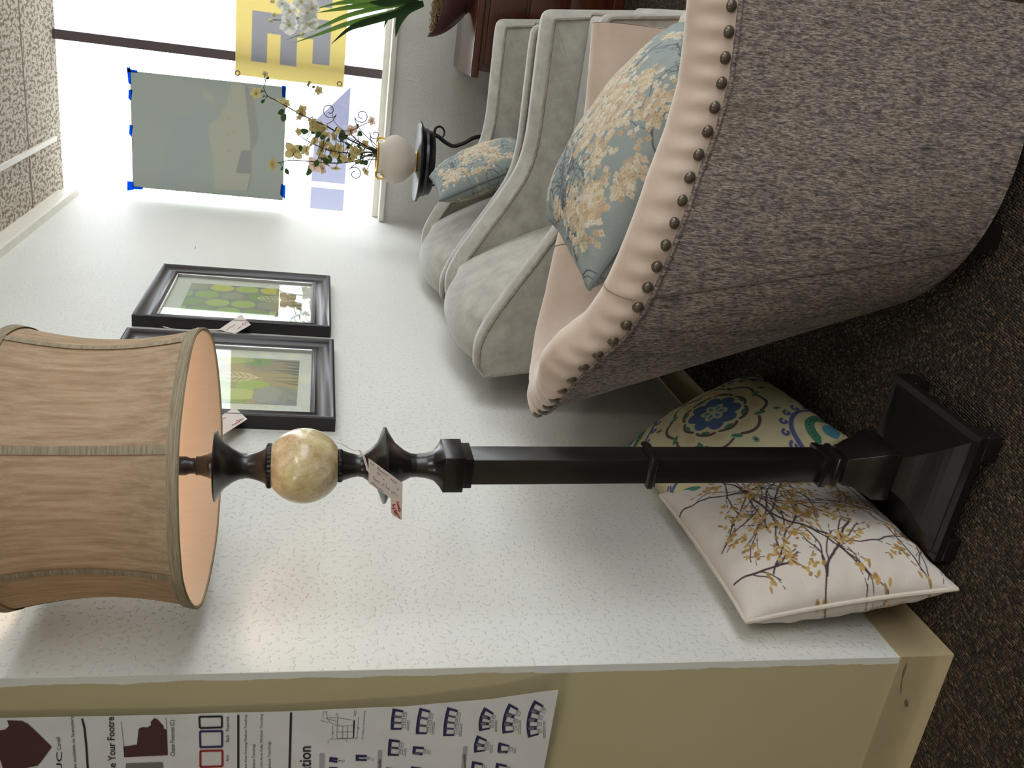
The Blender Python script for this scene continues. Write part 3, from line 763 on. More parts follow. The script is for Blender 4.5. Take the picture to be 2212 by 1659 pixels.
m=NM('gold_capiz_shell'); co=m.co(); vo=m.n('ShaderNodeTexVoronoi',{'Vector':m.co((1,1,1)),'Scale':26.0}); nz=m.noise(co,16,5,.7)
crk=m.n('ShaderNodeTexVoronoi',{'Vector':m.n('ShaderNodeVectorMath',{0:co,1:m.n('ShaderNodeTexNoise',{'Vector':co,'Scale':7.0}).outputs[1]},operation='ADD').outputs[0],'Scale':9.0},feature='DISTANCE_TO_EDGE')
base=m.mix(m.ramp(nz,[(.35,(0,0,0)),(.65,(1,1,1))]),L(168,140,88),L(226,212,172)); base=m.mix(.10,base,vo.outputs['Color'],'SOFT_LIGHT')
base=m.mix(m.ramp(crk.outputs['Distance'],[(.004,(.6,.6,.6)),(.012,(0,0,0))]),base,L(150,118,70)); m.set(base,.3,.0,coat=.5)
m.bump(vo.outputs['Distance'],.25,.002); BALL=m.m
MB().lathe([(.030+.0,1.2405)]+[(.0672*math.cos(t),1.2975+.0672*math.sin(t)*1.0) for t in np.linspace(-1.04,.98,26)]+[(.0385,1.3540)],n=72).build('pearl_ball',BALL,lamp,smooth=True)
MB().lathe([(.035,1.3525),(.0392,1.3545),(.0392,1.3605),(.035,1.363)],n=60,f=lambda a:1+.025*math.cos(a*30)).build('rope_ring',MIRON,lamp,smooth=True)
MB().lathe([(.0345,1.362),(.031,1.366),(.0262,1.377),(.0225,1.391),(.0222,1.398),(.0245,1.409),(.030,1.420),(.0405,1.4335),(.053,1.4425),(.0625,1.4465),(.0632,1.449),(.058,1.4495),(.03,1.451),(.024,1.454),(.020,1.462),(.0165,1.474),(.0165,1.480),(.0138,1.482),(.0138,1.490),(.0165,1.497),(.0165,1.512),(.010,1.513),(.010,1.55)],n=72).build('upper_flare',MESP,lamp,smooth=True)
MB().sphere((0,0,1.60),.032,sc=(1,1,1.2)).build('bulb',None,lamp,smooth=True)
bm=NM('lit_bulb'); bm.set((1,.9,.75),.4); bm.b.inputs['Emission Color'].default_value=(1,.72,.42,1); bm.b.inputs['Emission Strength'].default_value=2.5
lamp.children[-1].data.materials.append(bm.m) if lamp.children[-1].name.startswith('bulb') else None
for o in lamp.children:
    if o.name.startswith('bulb') and not o.data.materials: o.data.materials.append(bm.m)
pl=bpy.data.lights.new('lamp_bulb_light','POINT'); pl.energy=2.4; pl.color=(1,.78,.58); pl.shadow_soft_size=.04; plo=bpy.data.objects.new('lamp_bulb_light',pl); COL.objects.link(plo); plo.parent=lamp; plo.location=(0,0,1.66)
# shade: seven concave panels
n_before=set(o.name for o in lamp.children)
NP=7; SZ0,SZ1=1.470,1.765
PH0=math.radians(207+7)
def shr(v,a=0):
    # radius: flared rims, waist in the middle
    r0=.2435+(.2395-.2435)*v; wst=.020*math.sin(math.pi*v)**.9
    k=((a-PH0)%(2*math.pi/NP))/(2*math.pi/NP); scal=.006*math.sin(math.pi*k)
    return r0-wst-scal
def shade(off):
    def f(u,v):
        a=2*math.pi*u; r_=shr(v,a)-off; return (r_*math.cos(a),r_*math.sin(a),SZ0+(SZ1-SZ0)*v)
    return f
sh=MB().grid(shade(0),196,24,closed=True).build('lamp_shade',LINEN,lamp,smooth=True)
MB().grid(shade(.004),196,24,closed=True).build('shade_liner',LINER,lamp,smooth=True)
for k in range(NP):
    a=PH0+k*2*math.pi/NP
    def f(u,v,a=a):
        aa=a+(u-.5)*.058; r_=shr(v*.98+.01,a)+.0022-.001*abs(u-.5); return (r_*math.cos(aa),r_*math.sin(aa),SZ0+(SZ1-SZ0)*(v*.98+.01))
    MB().grid(f,4,24).build('rib_tape',SHTRIM,lamp,smooth=True)
for v0,v1 in ((-.004,.055),(.95,1.004)):
    def f(u,v):
        a=2*math.pi*u; vv=v0+(v1-v0)*v; r_=shr(min(max(vv,0),1),a)+.0030; return (r_*math.cos(a),r_*math.sin(a),SZ0+(SZ1-SZ0)*vv)
    MB().grid(f,196,5,closed=True).build('rim_tape',SHTRIM,lamp,smooth=True)
    vr=0 if v0<0 else 1
    MB().tube([Vector(((shr(vr,t)-.0005)*math.cos(t),(shr(vr,t)-.0005)*math.sin(t),SZ0+(SZ1-SZ0)*vr)) for t in np.linspace(0,2*math.pi,140)[:-1]],.0032,6,closed=True).build('rim_piping',SHTRIM,lamp,smooth=True)
for k in range(3):
    a=k*2*math.pi/3+.3; MB().tube([(0,0,1.70),(.12*math.cos(a),.12*math.sin(a),1.70),(.225*math.cos(a),.225*math.sin(a),1.755)],.002,6).build('spider_arm',MIRON,lamp)

# the shade sits slightly crooked on its harp, tipped toward the room
axs=Vector((tx,ty,0)); piv=Vector((0,0,1.60)); MT=Matrix.Translation(piv)@Matrix.Rotation(math.radians(2.4),4,axs)@Matrix.Translation(-piv)
for o in lamp.children:
    if o.name not in n_before and o.type=='MESH': o.matrix_local=MT@o.matrix_local
# ================================================================== FRAMED PRINTS
def print_canvas(seed,right):
    c=Canvas(300,380,(120,112,104)) if not right else Canvas(300,380,(124,122,108))
    rnd=random.Random(seed); GR=[(140,170,60),(160,182,70),(190,190,50),(120,146,56),(182,168,90)]
    if right:
        for i in range(4):
            for j in range(6):
                col=GR[rnd.randint(0,3)] if rnd.random()<.75 else (140,146,110); c.ell(38+i*76,-20+j*84+(i%2)*42,35,39,0,col,2.2)
        c.poly([(0,300),(130,300),(150,380),(0,380)],(120,116,108))
        c.poly([(60,290),(300,290),(300,380),(60,380)],(160,138,84))
        tx=185
    else:
        c.poly([(0,0),(300,0),(300,380),(0,380)],(152,134,96))
        for i in range(4):
            for j in range(3): c.ell(28+i*84,20+j*96+(i%2)*48,36,43,0,GR[rnd.randint(0,4)] if (i!=2) else (166,142,92),2.3)
        c.ell(55,210,34,70,0,(176,186,96),2.3); c.ell(285,190,26,60,0,(158,170,84),2.3)
        c.poly([(0,275),(90,265),(120,330),(95,380),(0,380)],(120,126,124)); c.ell(60,300,50,34,.3,(136,142,140))
        tx=165
    WH=(222,208,160); y0,y1=(150,270) if not right else (230,345); x=tx
    P=[(x+30*math.sin(math.pi*t)**.8*s_,y0+(y1-y0)*t) for s_ in (1,) for t in np.linspace(0,1,24)]; c.line(P,1.6,WH)
    P=[(x-30*math.sin(math.pi*t)**.8,y0+(y1-y0)*t) for t in np.linspace(0,1,24)]; c.line(P,1.6,WH); c.line([(x,y0),(x,y1+12)],1.6,WH)
    for t in np.linspace(.12,.75,6):
        yy=y0+(y1-y0)*(t+.14)
        for s_ in (-1,1): c.line([(x,yy),(x+s_*27*math.sin(math.pi*min(1,t))**.8,yy-18)],1.3,WH)
    for k in range(9 if not right else 6):
        xb=(120+k*22) if not right else 60+k*34; c.poly([(xb,380),(xb+16,380),(xb+rnd.uniform(-6,24),290+rnd.uniform(0,45))],(78,86,76))
    return c
MPRINT=colmat('art_print',.5,300,.02)
FRAME=NM('pewter_brown_frame'); FRAME.set(FRAME.mix(FRAME.noise(FRAME.co((1,1,1)),30,2),L(34,27,29),L(46,38,40)),.36,.0,spec=.35); FRAME=FRAME.m
FDARK=plain('black_frame_edge',L(26,20,24),.4); MATB=plain('ivory_mat_board',L(214,216,204),.8); SILV=plain('silver_fillet',L(176,172,170),.3,.8)
def picture(x0,x1,z0,z1,cv,label):
    y1=YW-.001; r=empty('framed_print',((x0+x1)/2,y1,z0),label,'picture','pair of framed leaf prints')
    w_=(x1-x0)/2; h_=z1-z0
    # moulding profile: (inset from outer edge, distance out of the wall)
    S=[(0,0),(0,.038),(.006,.041),(.010,.040),(.018,.031),(.030,.024),(.044,.023),(.052,.027),(.056,.029),(.060,.025),(.066,.022),(.066,.004)]
    def ring(S,name,mat,sm=False):
        v=[];f=[];n=len(S)
        for cx,cz in ((-1,0),(1,0),(1,1),(-1,1)):
            for i_,d in S: v.append((cx*(w_-i_),-d,(i_ if cz==0 else h_-i_)))
        for k in range(4):
            for j in range(n-1): f.append((k*n+j,k*n+j+1,((k+1)%4)*n+j+1,((k+1)%4)*n+j))
        return MB().add(v,f).build(name,mat,r,smooth=sm)
    ring(S[:3],'frame_edge',FDARK); ring(S[2:],'moulding',FRAME,True)
    ring([(.0655,.023),(.068,.024),(.070,.022),(.070,.010)],'fillet',SILV)
    MB().box((-w_+.067,-.010,.067),(w_-.067,-.006,h_-.067)).build('mat_board',MATB,r)
    ix,iz0,iz1=w_-.135,.105,h_-.125
    U,V=np.meshgrid(np.linspace(0,1,200),np.linspace(0,1,250),indexing='ij')
    P=np.stack([-ix+2*ix*U,np.full_like(U,-.0106),iz1+(iz0-iz1)*V],-1)
    # the canvas' left edge lies toward the near end of the wall
    fastgrid('print',P[::-1],MPRINT,r,cv.sample(U,V)[::-1],False)
    MB().box((-w_+.066,-.0165,.066),(w_-.066,-.0150,h_-.066)).build('glass',glassmat('picture_glass',(.98,.99,.98),.6),r)
    return r
YF=YW-.035
x0=hit(283,683,1,YF)[0]; x1=hit(352,571.5,1,YF)[0]; zt=(hit(283,683,1,YF)[2]+hit(352,571.5,1,YF)[2])/2; zb=(hit(716,713,1,YF)[2]+hit(712.7,602,1,YF)[2])/2
picture(x0,x1,zb,zt,print_canvas(3,True),'framed leaf print nearer the window, clear of the lamp shade')
x2=hit(709,735,1,YF)[0]; x3=hit(731.6,908,1,YF)[0]
picture(min(x3,x2-.6),x2,zb-.008,zt-.008,print_canvas(6,False),'framed leaf print partly hidden behind the lamp shade')

# ---- tags: flat card given by its four pixel corners on a plane
def card(name,px,ax,val,mat,parent=None,thick=.0008,rel=None):
    P=[hit(x,y,ax,val) for x,y in px]; n=(P[1]-P[0]).cross(P[2]-P[0]).normalized()*thick
    if rel is not None: P=[p-rel for p in P]
    k=len(P); return MB().add(P+[p+n for p in P],[list(range(k)),list(range(k,2*k))[::-1]]+[(i,(i+1)%k,k+(i+1)%k,k+i) for i in range(k)]).build(name,mat,parent)
def strokes(name,lines,ax,val,mat,parent,r=.0006,rel=Vector()):
    m=MB()
    for Ln in lines: m.tube([hit(x,y,ax,val)-rel for x,y in Ln],r,5)
    return m.build(name,mat,parent)
def hangtag(pix,y,label,string,writing,pen):
    c0=hit(*pix[0],1,y); r=empty('price_tag',c0,label,'tag')
    card('card',pix,1,y,TAGP,r,rel=c0)
    if string: strokes('string',string,1,y+.004,STRING,r,.0016,c0)
    rx=MB()
    strokes('writing',writing,1,y-.0012,PENCIL,r,.0005,c0); strokes('price',pen,1,y-.0012,REDPEN,r,.0007,c0)
    return r
def z5(x,y): return (200+x/3.95,550+y/3.95)
yt_=YF-.006
hangtag([z5(1075,640),z5(1268,510),z5(1350,598),z5(1215,675)],yt_,'white price tag hanging from the print nearer the window',
  [[z5(600,615),z5(700,640),z5(800,650),z5(880,635),z5(1000,640),z5(1095,640)],[z5(800,655),z5(900,625),z5(1000,650),z5(1080,645)]],
  [[z5(1120,655),z5(1112,640)],[z5(1140,645),z5(1165,625),z5(1190,612),z5(1215,595)]],[[z5(1240,632),z5(1265,612)],[z5(1275,608),z5(1282,585),z5(1296,602),z5(1300,585),z5(1310,600)],[z5(1300,575),z5(1325,575)]])
hangtag([z5(1090,1378),z5(1212,1302),z5(1320,1402),z5(1100,1545)],yt_,'white price tag hanging from the print behind the lamp shade',None,
  [[z5(1110,1400),z5(1140,1388)]],[[z5(1188,1458),z5(1220,1440),z5(1250,1425),z5(1285,1396)],[z5(1225,1420),z5(1240,1410),z5(1250,1412),z5(1262,1405)]])
# lamp tag hanging on the lower flare
LT=LY-.075
def z7(x,y): return (760+x/10.37,980+y/10.37)
D=hit(*z7(420,400),0,LX-.07)
lt=empty('price_tag',D,'pencilled price tag with a red sale sticker tied to the floor lamp','tag')
AXL,VL=0,LX-.085
rel=D
card('card',[z7(375,105),z7(1140,665),z7(1130,1110),z7(870,1000),z7(375,655)],AXL,VL,TAGP,lt,rel=rel)
card('sticker',[z7(870,965),z7(930,975),z7(1060,1040),z7(1125,1110),z7(1125,1470),z7(1100,1485),z7(930,1390),z7(880,1320)],AXL,VL-.0012,plain('cream_sticker',L(216,200,188),.8),lt,rel=rel)
strokes('string',[[(727,955),(738,958),(750,966),(762,972),(775,972),(785,988),(790,1003),(793,1015),(799,1021)],[(777,972),(788,990),(794,1012),(800,1022)]],AXL,VL-.001,STRING,lt,.0013,rel)
W=[[z7(415,210),z7(450,235),z7(490,265)],[z7(560,320),z7(600,335),z7(590,300)],[z7(600,350),z7(660,400),z7(720,440),z7(810,500)],[z7(560,420),z7(590,440),z7(640,480)],[z7(860,560),z7(920,600),z7(960,640),z7(1010,670)],[z7(470,510),z7(500,520),z7(490,560),z7(560,610),z7(620,650)],[z7(700,560),z7(720,590)],[z7(670,700),z7(700,680),z7(720,720)],[z7(760,740),z7(820,790),z7(850,800)],[z7(880,840),z7(920,870),z7(980,900)],[z7(1010,920),z7(1015,945)],[z7(420,650),z7(470,665),z7(550,750),z7(640,800),z7(700,850)],[z7(1010,790),z7(1060,800)]]
strokes('writing',W,AXL,VL-.0018,PENCIL,lt,.0005,rel)
Rr=[[z7(1000,1075),z7(1045,1080),z7(1010,1130),z7(1050,1150)],[z7(1020,1165),z7(1060,1175),z7(1035,1200),z7(1070,1210)],[z7(1030,1230),z7(1100,1240)],[z7(1050,1260),z7(1060,1300),z7(1095,1270)],
 [z7(905,1145),z7(975,1135)],[z7(920,1160),z7(930,1190)],[z7(895,1225),z7(975,1222)],[z7(960,1265),z7(1000,1270),z7(990,1300),z7(935,1310),z7(960,1280)],[z7(960,1365),z7(1020,1340),z7(1000,1310),z7(970,1330)],[z7(1000,1350),z7(1040,1380),z7(1075,1445)]]
strokes('price',Rr,AXL,VL-.0024,REDPEN,lt,.0008,rel)

# ================================================================== WALL CHART on the tan wall
XP=XC-.012
def curl(p):
    # the sheet bows off the wall toward its lower free corner
    y,z=p[1],p[2]; e=max(0,(1.25-z)/.43); f=max(0,1-(y-1.08)/.35); return XP-.003-.035*e**2*f-.006*f*max(0,math.sin((z-.8)*5))
def onp(x,y,lift=0.0):
    p=hit(x,y,0,XP)
    for _ in range(4): p=hit(x,y,0,curl(p))
    n=Vector((-1,0,0)); return Vector((p.x-lift,p.y,p.z))
O_=Vector((XC,1.25,1.3))
chart=empty('wall_chart',O_,'large printed seating order chart curling off the tan wall','poster')
# sheet
e0=onp(-60,1553); e1=onp(1207,1487); e2=onp(1182,1659)
def sheetf(u,v):
    # u down the sheet, v away from the corner
    z=1.82+(e1.z-1.82)*u; ytop=onp(0,1550).y; yl=ytop+(e1.y-ytop)*(u if u>0 else 0)
    # left border measured at several heights
    yy=np.interp(z,[.82,.95,1.1,1.3,1.5,1.8],[e1.y,onp(1000,1509).y,onp(830,1526).y,onp(600,1537).y,onp(330,1545).y,onp(0,1550).y])
    y=yy+(1.95-yy)*v; zz=z+ (e2.z-e1.z)/(e2.y-e1.y)*(y-yy)*u*.6
    return Vector((curl((0,y,zz)),y,zz))-O_
MB().grid(sheetf,60,30).build('sheet',PAPER,chart,smooth=True)
def pbar(m,P,w_,lift=.0015,n=8):
    """flat printed stroke along pixel polyline"""
    Q=[]
    for (a,b) in zip(P[:-1],P[1:]):
        for i in range(n): t=i/n; Q.append((a[0]+(b[0]-a[0])*t,a[1]+(b[1]-a[1])*t))
    Q.append(P[-1]); V=[]
    for i,q in enumerate(Q):
        a=Q[max(i-1,0)];b=Q[min(i+1,len(Q)-1)]; dx,dy=b[0]-a[0],b[1]-a[1]; l=math.hypot(dx,dy) or 1; nx,ny=-dy/l*w_/2,dx/l*w_/2
        V.append(onp(q[0]+nx,q[1]+ny,lift)-O_); V.append(onp(q[0]-nx,q[1]-ny,lift)-O_)
    m.add(V,[(2*i,2*i+1,2*i+3,2*i+2) for i in range(len(Q)-1)])
def ppoly(m,P,lift=.0012): m.add([onp(x,y,lift)-O_ for x,y in P],[list(range(len(P)))])
def textm(m,s,base,end,h,lift=.0016,bold=0.0):
    """text whose baseline runs between two pixel points, cap height h px"""
    cu=bpy.data.curves.new('t','FONT'); cu.body=s; cu.size=1; cu.offset=bold; cu.resolution_u=3
    o=bpy.data.objects.new('t',cu); COL.objects.link(o); dg=bpy.context.evaluated_depsgraph_get(); dg.update(); me=o.evaluated_get(dg).to_mesh()
    vs=[v.co.copy() for v in me.vertices]; fs=[list(p.vertices) for p in me.polygons]; o.evaluated_get(dg).to_mesh_clear(); 
    bpy.data.objects.remove(o); bpy.data.curves.remove(cu)
    if not vs: return
    xm=max(v.x for v in vs); b=Vector((*base,0)); e=Vector((*end,0)); d=e-b; up=Vector((d.y,-d.x,0)).normalized()
    up=-up if up.x>0 else up
    m.add([onp(*( (b+d*(v.x/xm)+up*(v.y/.69*h))[:2]),lift)-O_ for v in vs],fs)
def zA(x,y): return (x/7.575,1440+y/7.575)
def zB(x,y): return (280+x/7.575,1440+y/7.575)
def zC(x,y): return (560+x/7.575,1440+y/7.575)
def zD(x,y): return (820+x/5.267,1440+y/5.267)
t=MB()
textm(t,'TUC',(134,1690),(134,1623),12); 
textm(t,'Cornell',(132.5,1618),(130,1591),9)
textm(t,'All Styles available as Stationary',(168,1690),(158,1545),7)
textm(t,'Choose Your Footre',(252,1706),(246,1547),15.5,bold=.01)
textm(t,'Chaise Footrest (C)',(378,1632),(376,1554),9.5)
textm(t,'Footrest',(495,1578),(494.5,1546),7); textm(t,'Back',(495,1602),(495,1586),7.5)
textm(t,'Touching, Front Area Framing Medium Touching',(533,1700),(533,1543),5.5)
textm(t,'(Medium Touching)',(551,1665),(550.5,1606),6)
textm(t,'to Touching, Front Area Fully Medium Touching',(567,1710),(567,1541),5.5)
textm(t,'& Medium Touching)',(585,1672),(584,1601),6)
textm(t,'Configuration',(672,1768),(671,1611),25,bold=.012)
textm(t,'No weight on Lay-flat Seating',(784,1596),(789,1534),3.4)
t.build('printed_text',INK,chart)
t=MB(); textm(t,'Arm',(495,1643),(494,1630),7); t.build('printed_text',INKR,chart)
def prect(a,b,c,d,w_,name,mat):
    m=MB()
    P=[a,b,c,d,a]
    for i in range(4): pbar(m,[P[i],P[i+1]],w_,n=3)
    m.build(name,mat,chart)
prect(zB(1140,810),zB(1510,805),zB(1512,985),zB(1150,995),4.2,'colour_box',INK)
prect(zB(1152,1050),zB(1515,1045),zB(1515,1298),zB(1158,1310),4.2,'colour_box',INKB)
prect(zB(1158,1370),zB(1520,1362),zB(1518,1622),zB(1158,1635),4.2,'colour_box',INKR)
for Ln,w_ in (([zA(1345,840),zA(1385,1000),zA(1415,1300),zA(1438,1665)],4.5),([zB(1778,780),zB(1778,1665)],4.6),([zC(520,742),zC(495,1665)],4.8),([zA(1985,880),zA(2030,1320)],.9),([zB(590,825),zB(615,1000)],1.0)):
    m=MB(); pbar(m,Ln,w_); m.build('printed_rule',INK,chart)
m=MB(); ppoly(m,[zA(120,870),zA(360,880),zA(460,930),zA(600,1060),zA(850,1305),zA(680,1540),zA(620,1610),zA(300,1680),zA(60,1680),zA(0,1500),zA(-20,1040),zA(90,1020),zA(150,960)]); m.build('chair_photo',LEATHER,chart)
m=MB(); ppoly(m,[zB(-100,1300),zB(120,1270),zB(150,1010),zB(210,980),zB(290,990),zB(350,950),zB(345,900),zB(400,835),zB(450,850),zB(560,970),zB(555,1010),zB(610,1020),zB(625,1440),zB(-90,1475)]); m.build('chair_photo',LEATHER,chart)
m=MB(); ppoly(m,[zB(-60,1575),zB(540,1555),zB(560,1680),zB(-60,1680)]); m.build('chair_photo',plain('photo_grey',L(112,110,104),.8),chart)
# grey heading bars
m=MB(); ppoly(m,[zC(985,1410),zC(1068,1410),zC(1062,1700),zC(980,1700)]); ppoly(m,[zC(1940,1365),zC(2010,1362),zC(1992,1700),zC(1925,1700)]); ppoly(m,[zD(950,905),zD(1000,905),zD(975,1160),zD(925,1160)]); m.build('heading_bar',INKL,chart)
t=MB(); textm(t,'Wedge Console',(1007,1700),(1005,1628),6.5,lift=.0022); textm(t,'Straight Console',(821,1720),(823,1638),7,lift=.0022); t.build('printed_text',INK,chart)
# dimension drawing
m=MB()
for Ln in ([(1100,840),(1120,850),(1280,885),(1275,955),(1270,1160),(1280,1168),(1540,1160),(1560,870),(1290,830),(1105,825),(1100,850)],[(1280,835),(1275,960)],[(1540,870),(1535,1155)],[(1280,960),(1365,965),(1540,950)],[(1365,960),(1360,1165)],[(1445,960),(1440,1165)],[(1275,1060),(1535,1058)],[(1130,870),(1150,900),(1270,955)],[(1200,960),(1190,1170)],[(1140,1180),(1620,1160)],[(1620,815),(1600,1150)],[(1045,720),(1045,830)],[(1105,715),(1105,850)],[(1290,770),(1290,830)],[(1555,705),(1550,800)],[(1585,705),(1575,800)],[(1000,870),(1130,905)]): pbar(m,[zC(*p) for p in Ln],.75,n=2)
pbar(m,[zC(1555,875),zC(1540,1150)],2.6)
t=m
for s,a,b in (('26',zC(1095,745),zC(1095,722)),('44.25',zC(1275,790),zC(1275,750)),('39',zC(1640,1015),zC(1640,980)),('22',zC(1220,1085),zC(1220,1055)),('19.5',zC(1140,1245),zC(1140,1205)),('19.5',zC(1440,1225),zC(1440,1190))): textm(t,s,a,b,3)
m.build('dimension_drawing',INK,chart)
# seating plans: row of seats along an arc
def plan_icon(x0,y0,x1,y1,n,bow,consoles,depth=24,sz=1.0,one=False):
    dk=MB();gr=MB();wh=MB()
    a=Vector((x0,y0,0));b=Vector((x1,y1,0)); d=(b-a); nrm=Vector((1,.0,0))
    def pt(s,k):
        # s along 0..1, k depth px toward the right of the picture
        bowx=-bow*4*s*(1-s); p=a+d*s; tx=Vector((d.x-bow*4*(1-2*s),d.y,0)).normalized(); nn=Vector((-tx.y,tx.x,0)); 
        if nn.x<0: nn=-nn
        q=p+Vector((bowx,0,0))+nn*k; return (q.x,q.y)
    N_=16; band=[pt(i/N_,0) for i in range(N_+1)]+[pt(1-i/N_,5.5) for i in range(N_+1)]
    for i in range(N_): ppoly(dk,[pt(i/N_,0),pt((i+1)/N_,0),pt((i+1)/N_,6),pt(i/N_,6)])
    e=4.2/max(1,d.length); 
    for s0,s1 in ((0,e),(1-e,1)):
        if one and s0>0: continue
        ppoly(dk,[pt(s0,0),pt(s1,0),pt(s1,depth),pt(s0,depth)])
    cw=consoles; u0=e; tot=1-2*e; sw=(tot-cw*(n-1))/n
    for k in range(n):
        s0=u0+k*(sw+cw); s1=s0+sw
        P=[pt(s0,6.5),pt(s1,6.5),pt(s1,depth-1),pt(s0,depth-1),pt(s0,6.5)]; pbar(dk,P,1.0,n=1)
        P=[pt(s0+.01,depth+1),pt(s1-.01,depth+1),pt(s1-.01,depth+8),pt(s0+.01,depth+8),pt(s0+.01,depth+1)]; pbar(dk,P,.8,n=1); pbar(dk,[pt(s0+.01,depth+4),pt(s1-.01,depth+4)],.6,n=1)
        if k<n-1 or one:
            c0,c1=s1+.004,min(s1+cw-.004,1); ppoly(gr,[pt(c0,4),pt(c1,4),pt(c1,depth-2),pt(c0,depth-2)],.0018)
            pbar(dk,[pt(c0,4),pt(c0,depth-2),pt(c1,depth-2),pt(c1,4)],.8,n=1,lift=.002)
            if cw>.08:
                mm=(c0+c1)/2; ppoly(dk,[pt(mm-cw*.32,depth-8),pt(mm+cw*.32,depth-8),pt(mm+cw*.32,depth-3),pt(mm-cw*.32,depth-3)],.0024)
    r_=dk.build('seating_plan',INKB,chart); gr.build('console_shading',INKG,r_)
    # caption lines
    m=MB()
    for k in range(2): pbar(m,[(pt(1,depth+11+k*3.2)[0],pt(1,0)[1]+1),(pt(.55,depth+11+k*3.2)[0]+1,pt(.55,0)[1])],1.0,n=2)
    m.build('caption_text',INKG,chart)
plan_icon(*zD(148,470),*zD(125,715),3,1.2,.07); plan_icon(*zD(455,462),*zD(410,762),3,2,.06); plan_icon(*zD(770,455),*zD(722,785),4,2.5,.045)
plan_icon(*zD(1190,455),*zD(1132,730),3,5.5,.13); plan_icon(*zD(1470,412),*zD(1398,758),3,6,.12); plan_icon(*zD(1758,375),*zD(1688,805),4,9,.10)
plan_icon(*zD(105,818),*zD(90,1008),2,.5,.09); plan_icon(*zD(378,900),*zD(370,988),1,0,.25,one=True); plan_icon(*zD(1108,775),*zD(1075,975),2,3,.17); plan_icon(*zD(1355,855),*zD(1340,975),1,1,.42,one=True)
plan_icon(*zD(1052,1070),*zD(1030,1280),2,1,.17); plan_icon(*zD(1325,1090),*zD(1310,1260),2,1,.17); plan_icon(*zD(75,1140),*zD(60,1300),2,.5,.09); plan_icon(*zD(355,1130),*zD(345,1290),2,.5,.09)
plan_icon(*zC(1150,1470),*zC(1140,1550),1,0,.06,depth=18); plan_icon(*zC(1578,1435),*zC(1575,1532),1,0,.06,depth=24); plan_icon(*zC(1145,1635),*zC(1140,1760),1,0,.06,depth=18)

# ================================================================== WINDOW PAPER + BANNER
XG=XW+.045
def zz1(x,y): return (x/3.95,y/3.95)
def zz4(x,y): return (240+x/3.687,100+y/3.687)
c=Canvas(260,330,(152,159,152))
q00=hit(*zz4(150,195),0,XG); q10=hit(*zz4(172,1120),0,XG); q11=hit(*zz4(1368,1228),0,XG); q01=hit(*zz4(1395,325),0,XG)
# canvas x: from right edge (toward window middle) to left edge; y: top to bottom
def cuv(zx,zy):
    p=hit(*zz4(zx,zy),0,XG); u=(q00.y-p.y)/(q00.y-q10.y); v=(q00.z-p.z)/(q00.z-q01.z); return u*259,v*329
c.poly([cuv(*p) for p in ((500,560),(850,520),(900,600),(560,1130),(380,1100))],(149,158,154))
TANC=(165,166,151)
c.poly([cuv(*p) for p in ((920,470),(960,300),(1060,300),(1110,800),(1115,1020),(1080,1150),(820,1140),(815,900),(775,700),(780,630),(850,580))],TANC)
c.poly([cuv(*p) for p in ((770,360),(830,400),(820,470),(740,420),(700,320))],(160,163,151))
c.poly([cuv(*p) for p in ((1060,300),(1130,400),(1175,700),(1160,780),(1105,860),(1110,760),(1080,500))],(146,146,142))
c.poly([cuv(*p) for p in ((1035,835),(1120,835),(1115,1020),(990,1012))],(142,142,140))
c.poly([cuv(*p) for p in ((1110,1020),(1122,1040),(1085,1160),(1075,1155))],(142,142,140))
for p in ((940,580),(975,690),(930,710),(940,840)): c.disc(*cuv(*p),4,(156,160,140))
U,V=np.meshgrid(np.linspace(0,1,150),np.linspace(0,1,190),indexing='ij')
def V3(a): return np.array(a)
P=(V3(q00)*((1-U)*(1-V))[...,None]+V3(q10)*(U*(1-V))[...,None]+V3(q11)*(U*V)[...,None]+V3(q01)*((1-U)*V)[...,None])
P[...,0]=XG
pp=empty('window_poster',q11,'grey-green backlit poster taped to the window with blue tape','poster')
fastgrid('sheet',P-V3(q11),translucent('backlit_poster_paper',tr=.8,scale=.235,scalec=(1.05,1,.94)),pp,c.sample(U,V),False)
TAPE=translucent('blue_masking_tape',L(30,130,235),False,.8,.7)
for pix in ([zz1(1080,572),zz1(1112,575),zz1(1120,725),zz1(1095,712)],[zz1(1085,585),zz1(1172,600),zz1(1175,622),zz1(1090,615)],[zz1(1097,765),zz1(1130,765),zz1(1118,865),zz1(1093,835)],[zz1(1105,1060),zz1(1135,1072),zz1(1122,1170),zz1(1100,1140)],
            [zz1(1085,1545),zz1(1140,1550),zz1(1143,1620),zz1(1085,1628)],[zz1(1140,1590),zz1(1222,1598),zz1(1218,1618),zz1(1140,1615)],[zz4(1360,312),zz4(1395,318),zz4(1385,410),zz4(1362,405)],[zz4(1355,1095),zz4(1390,1110),zz4(1385,1220),zz4(1345,1180)]):
    card('tape',pix,0,XG-.003,TAPE,pp,.0004,rel=q11)
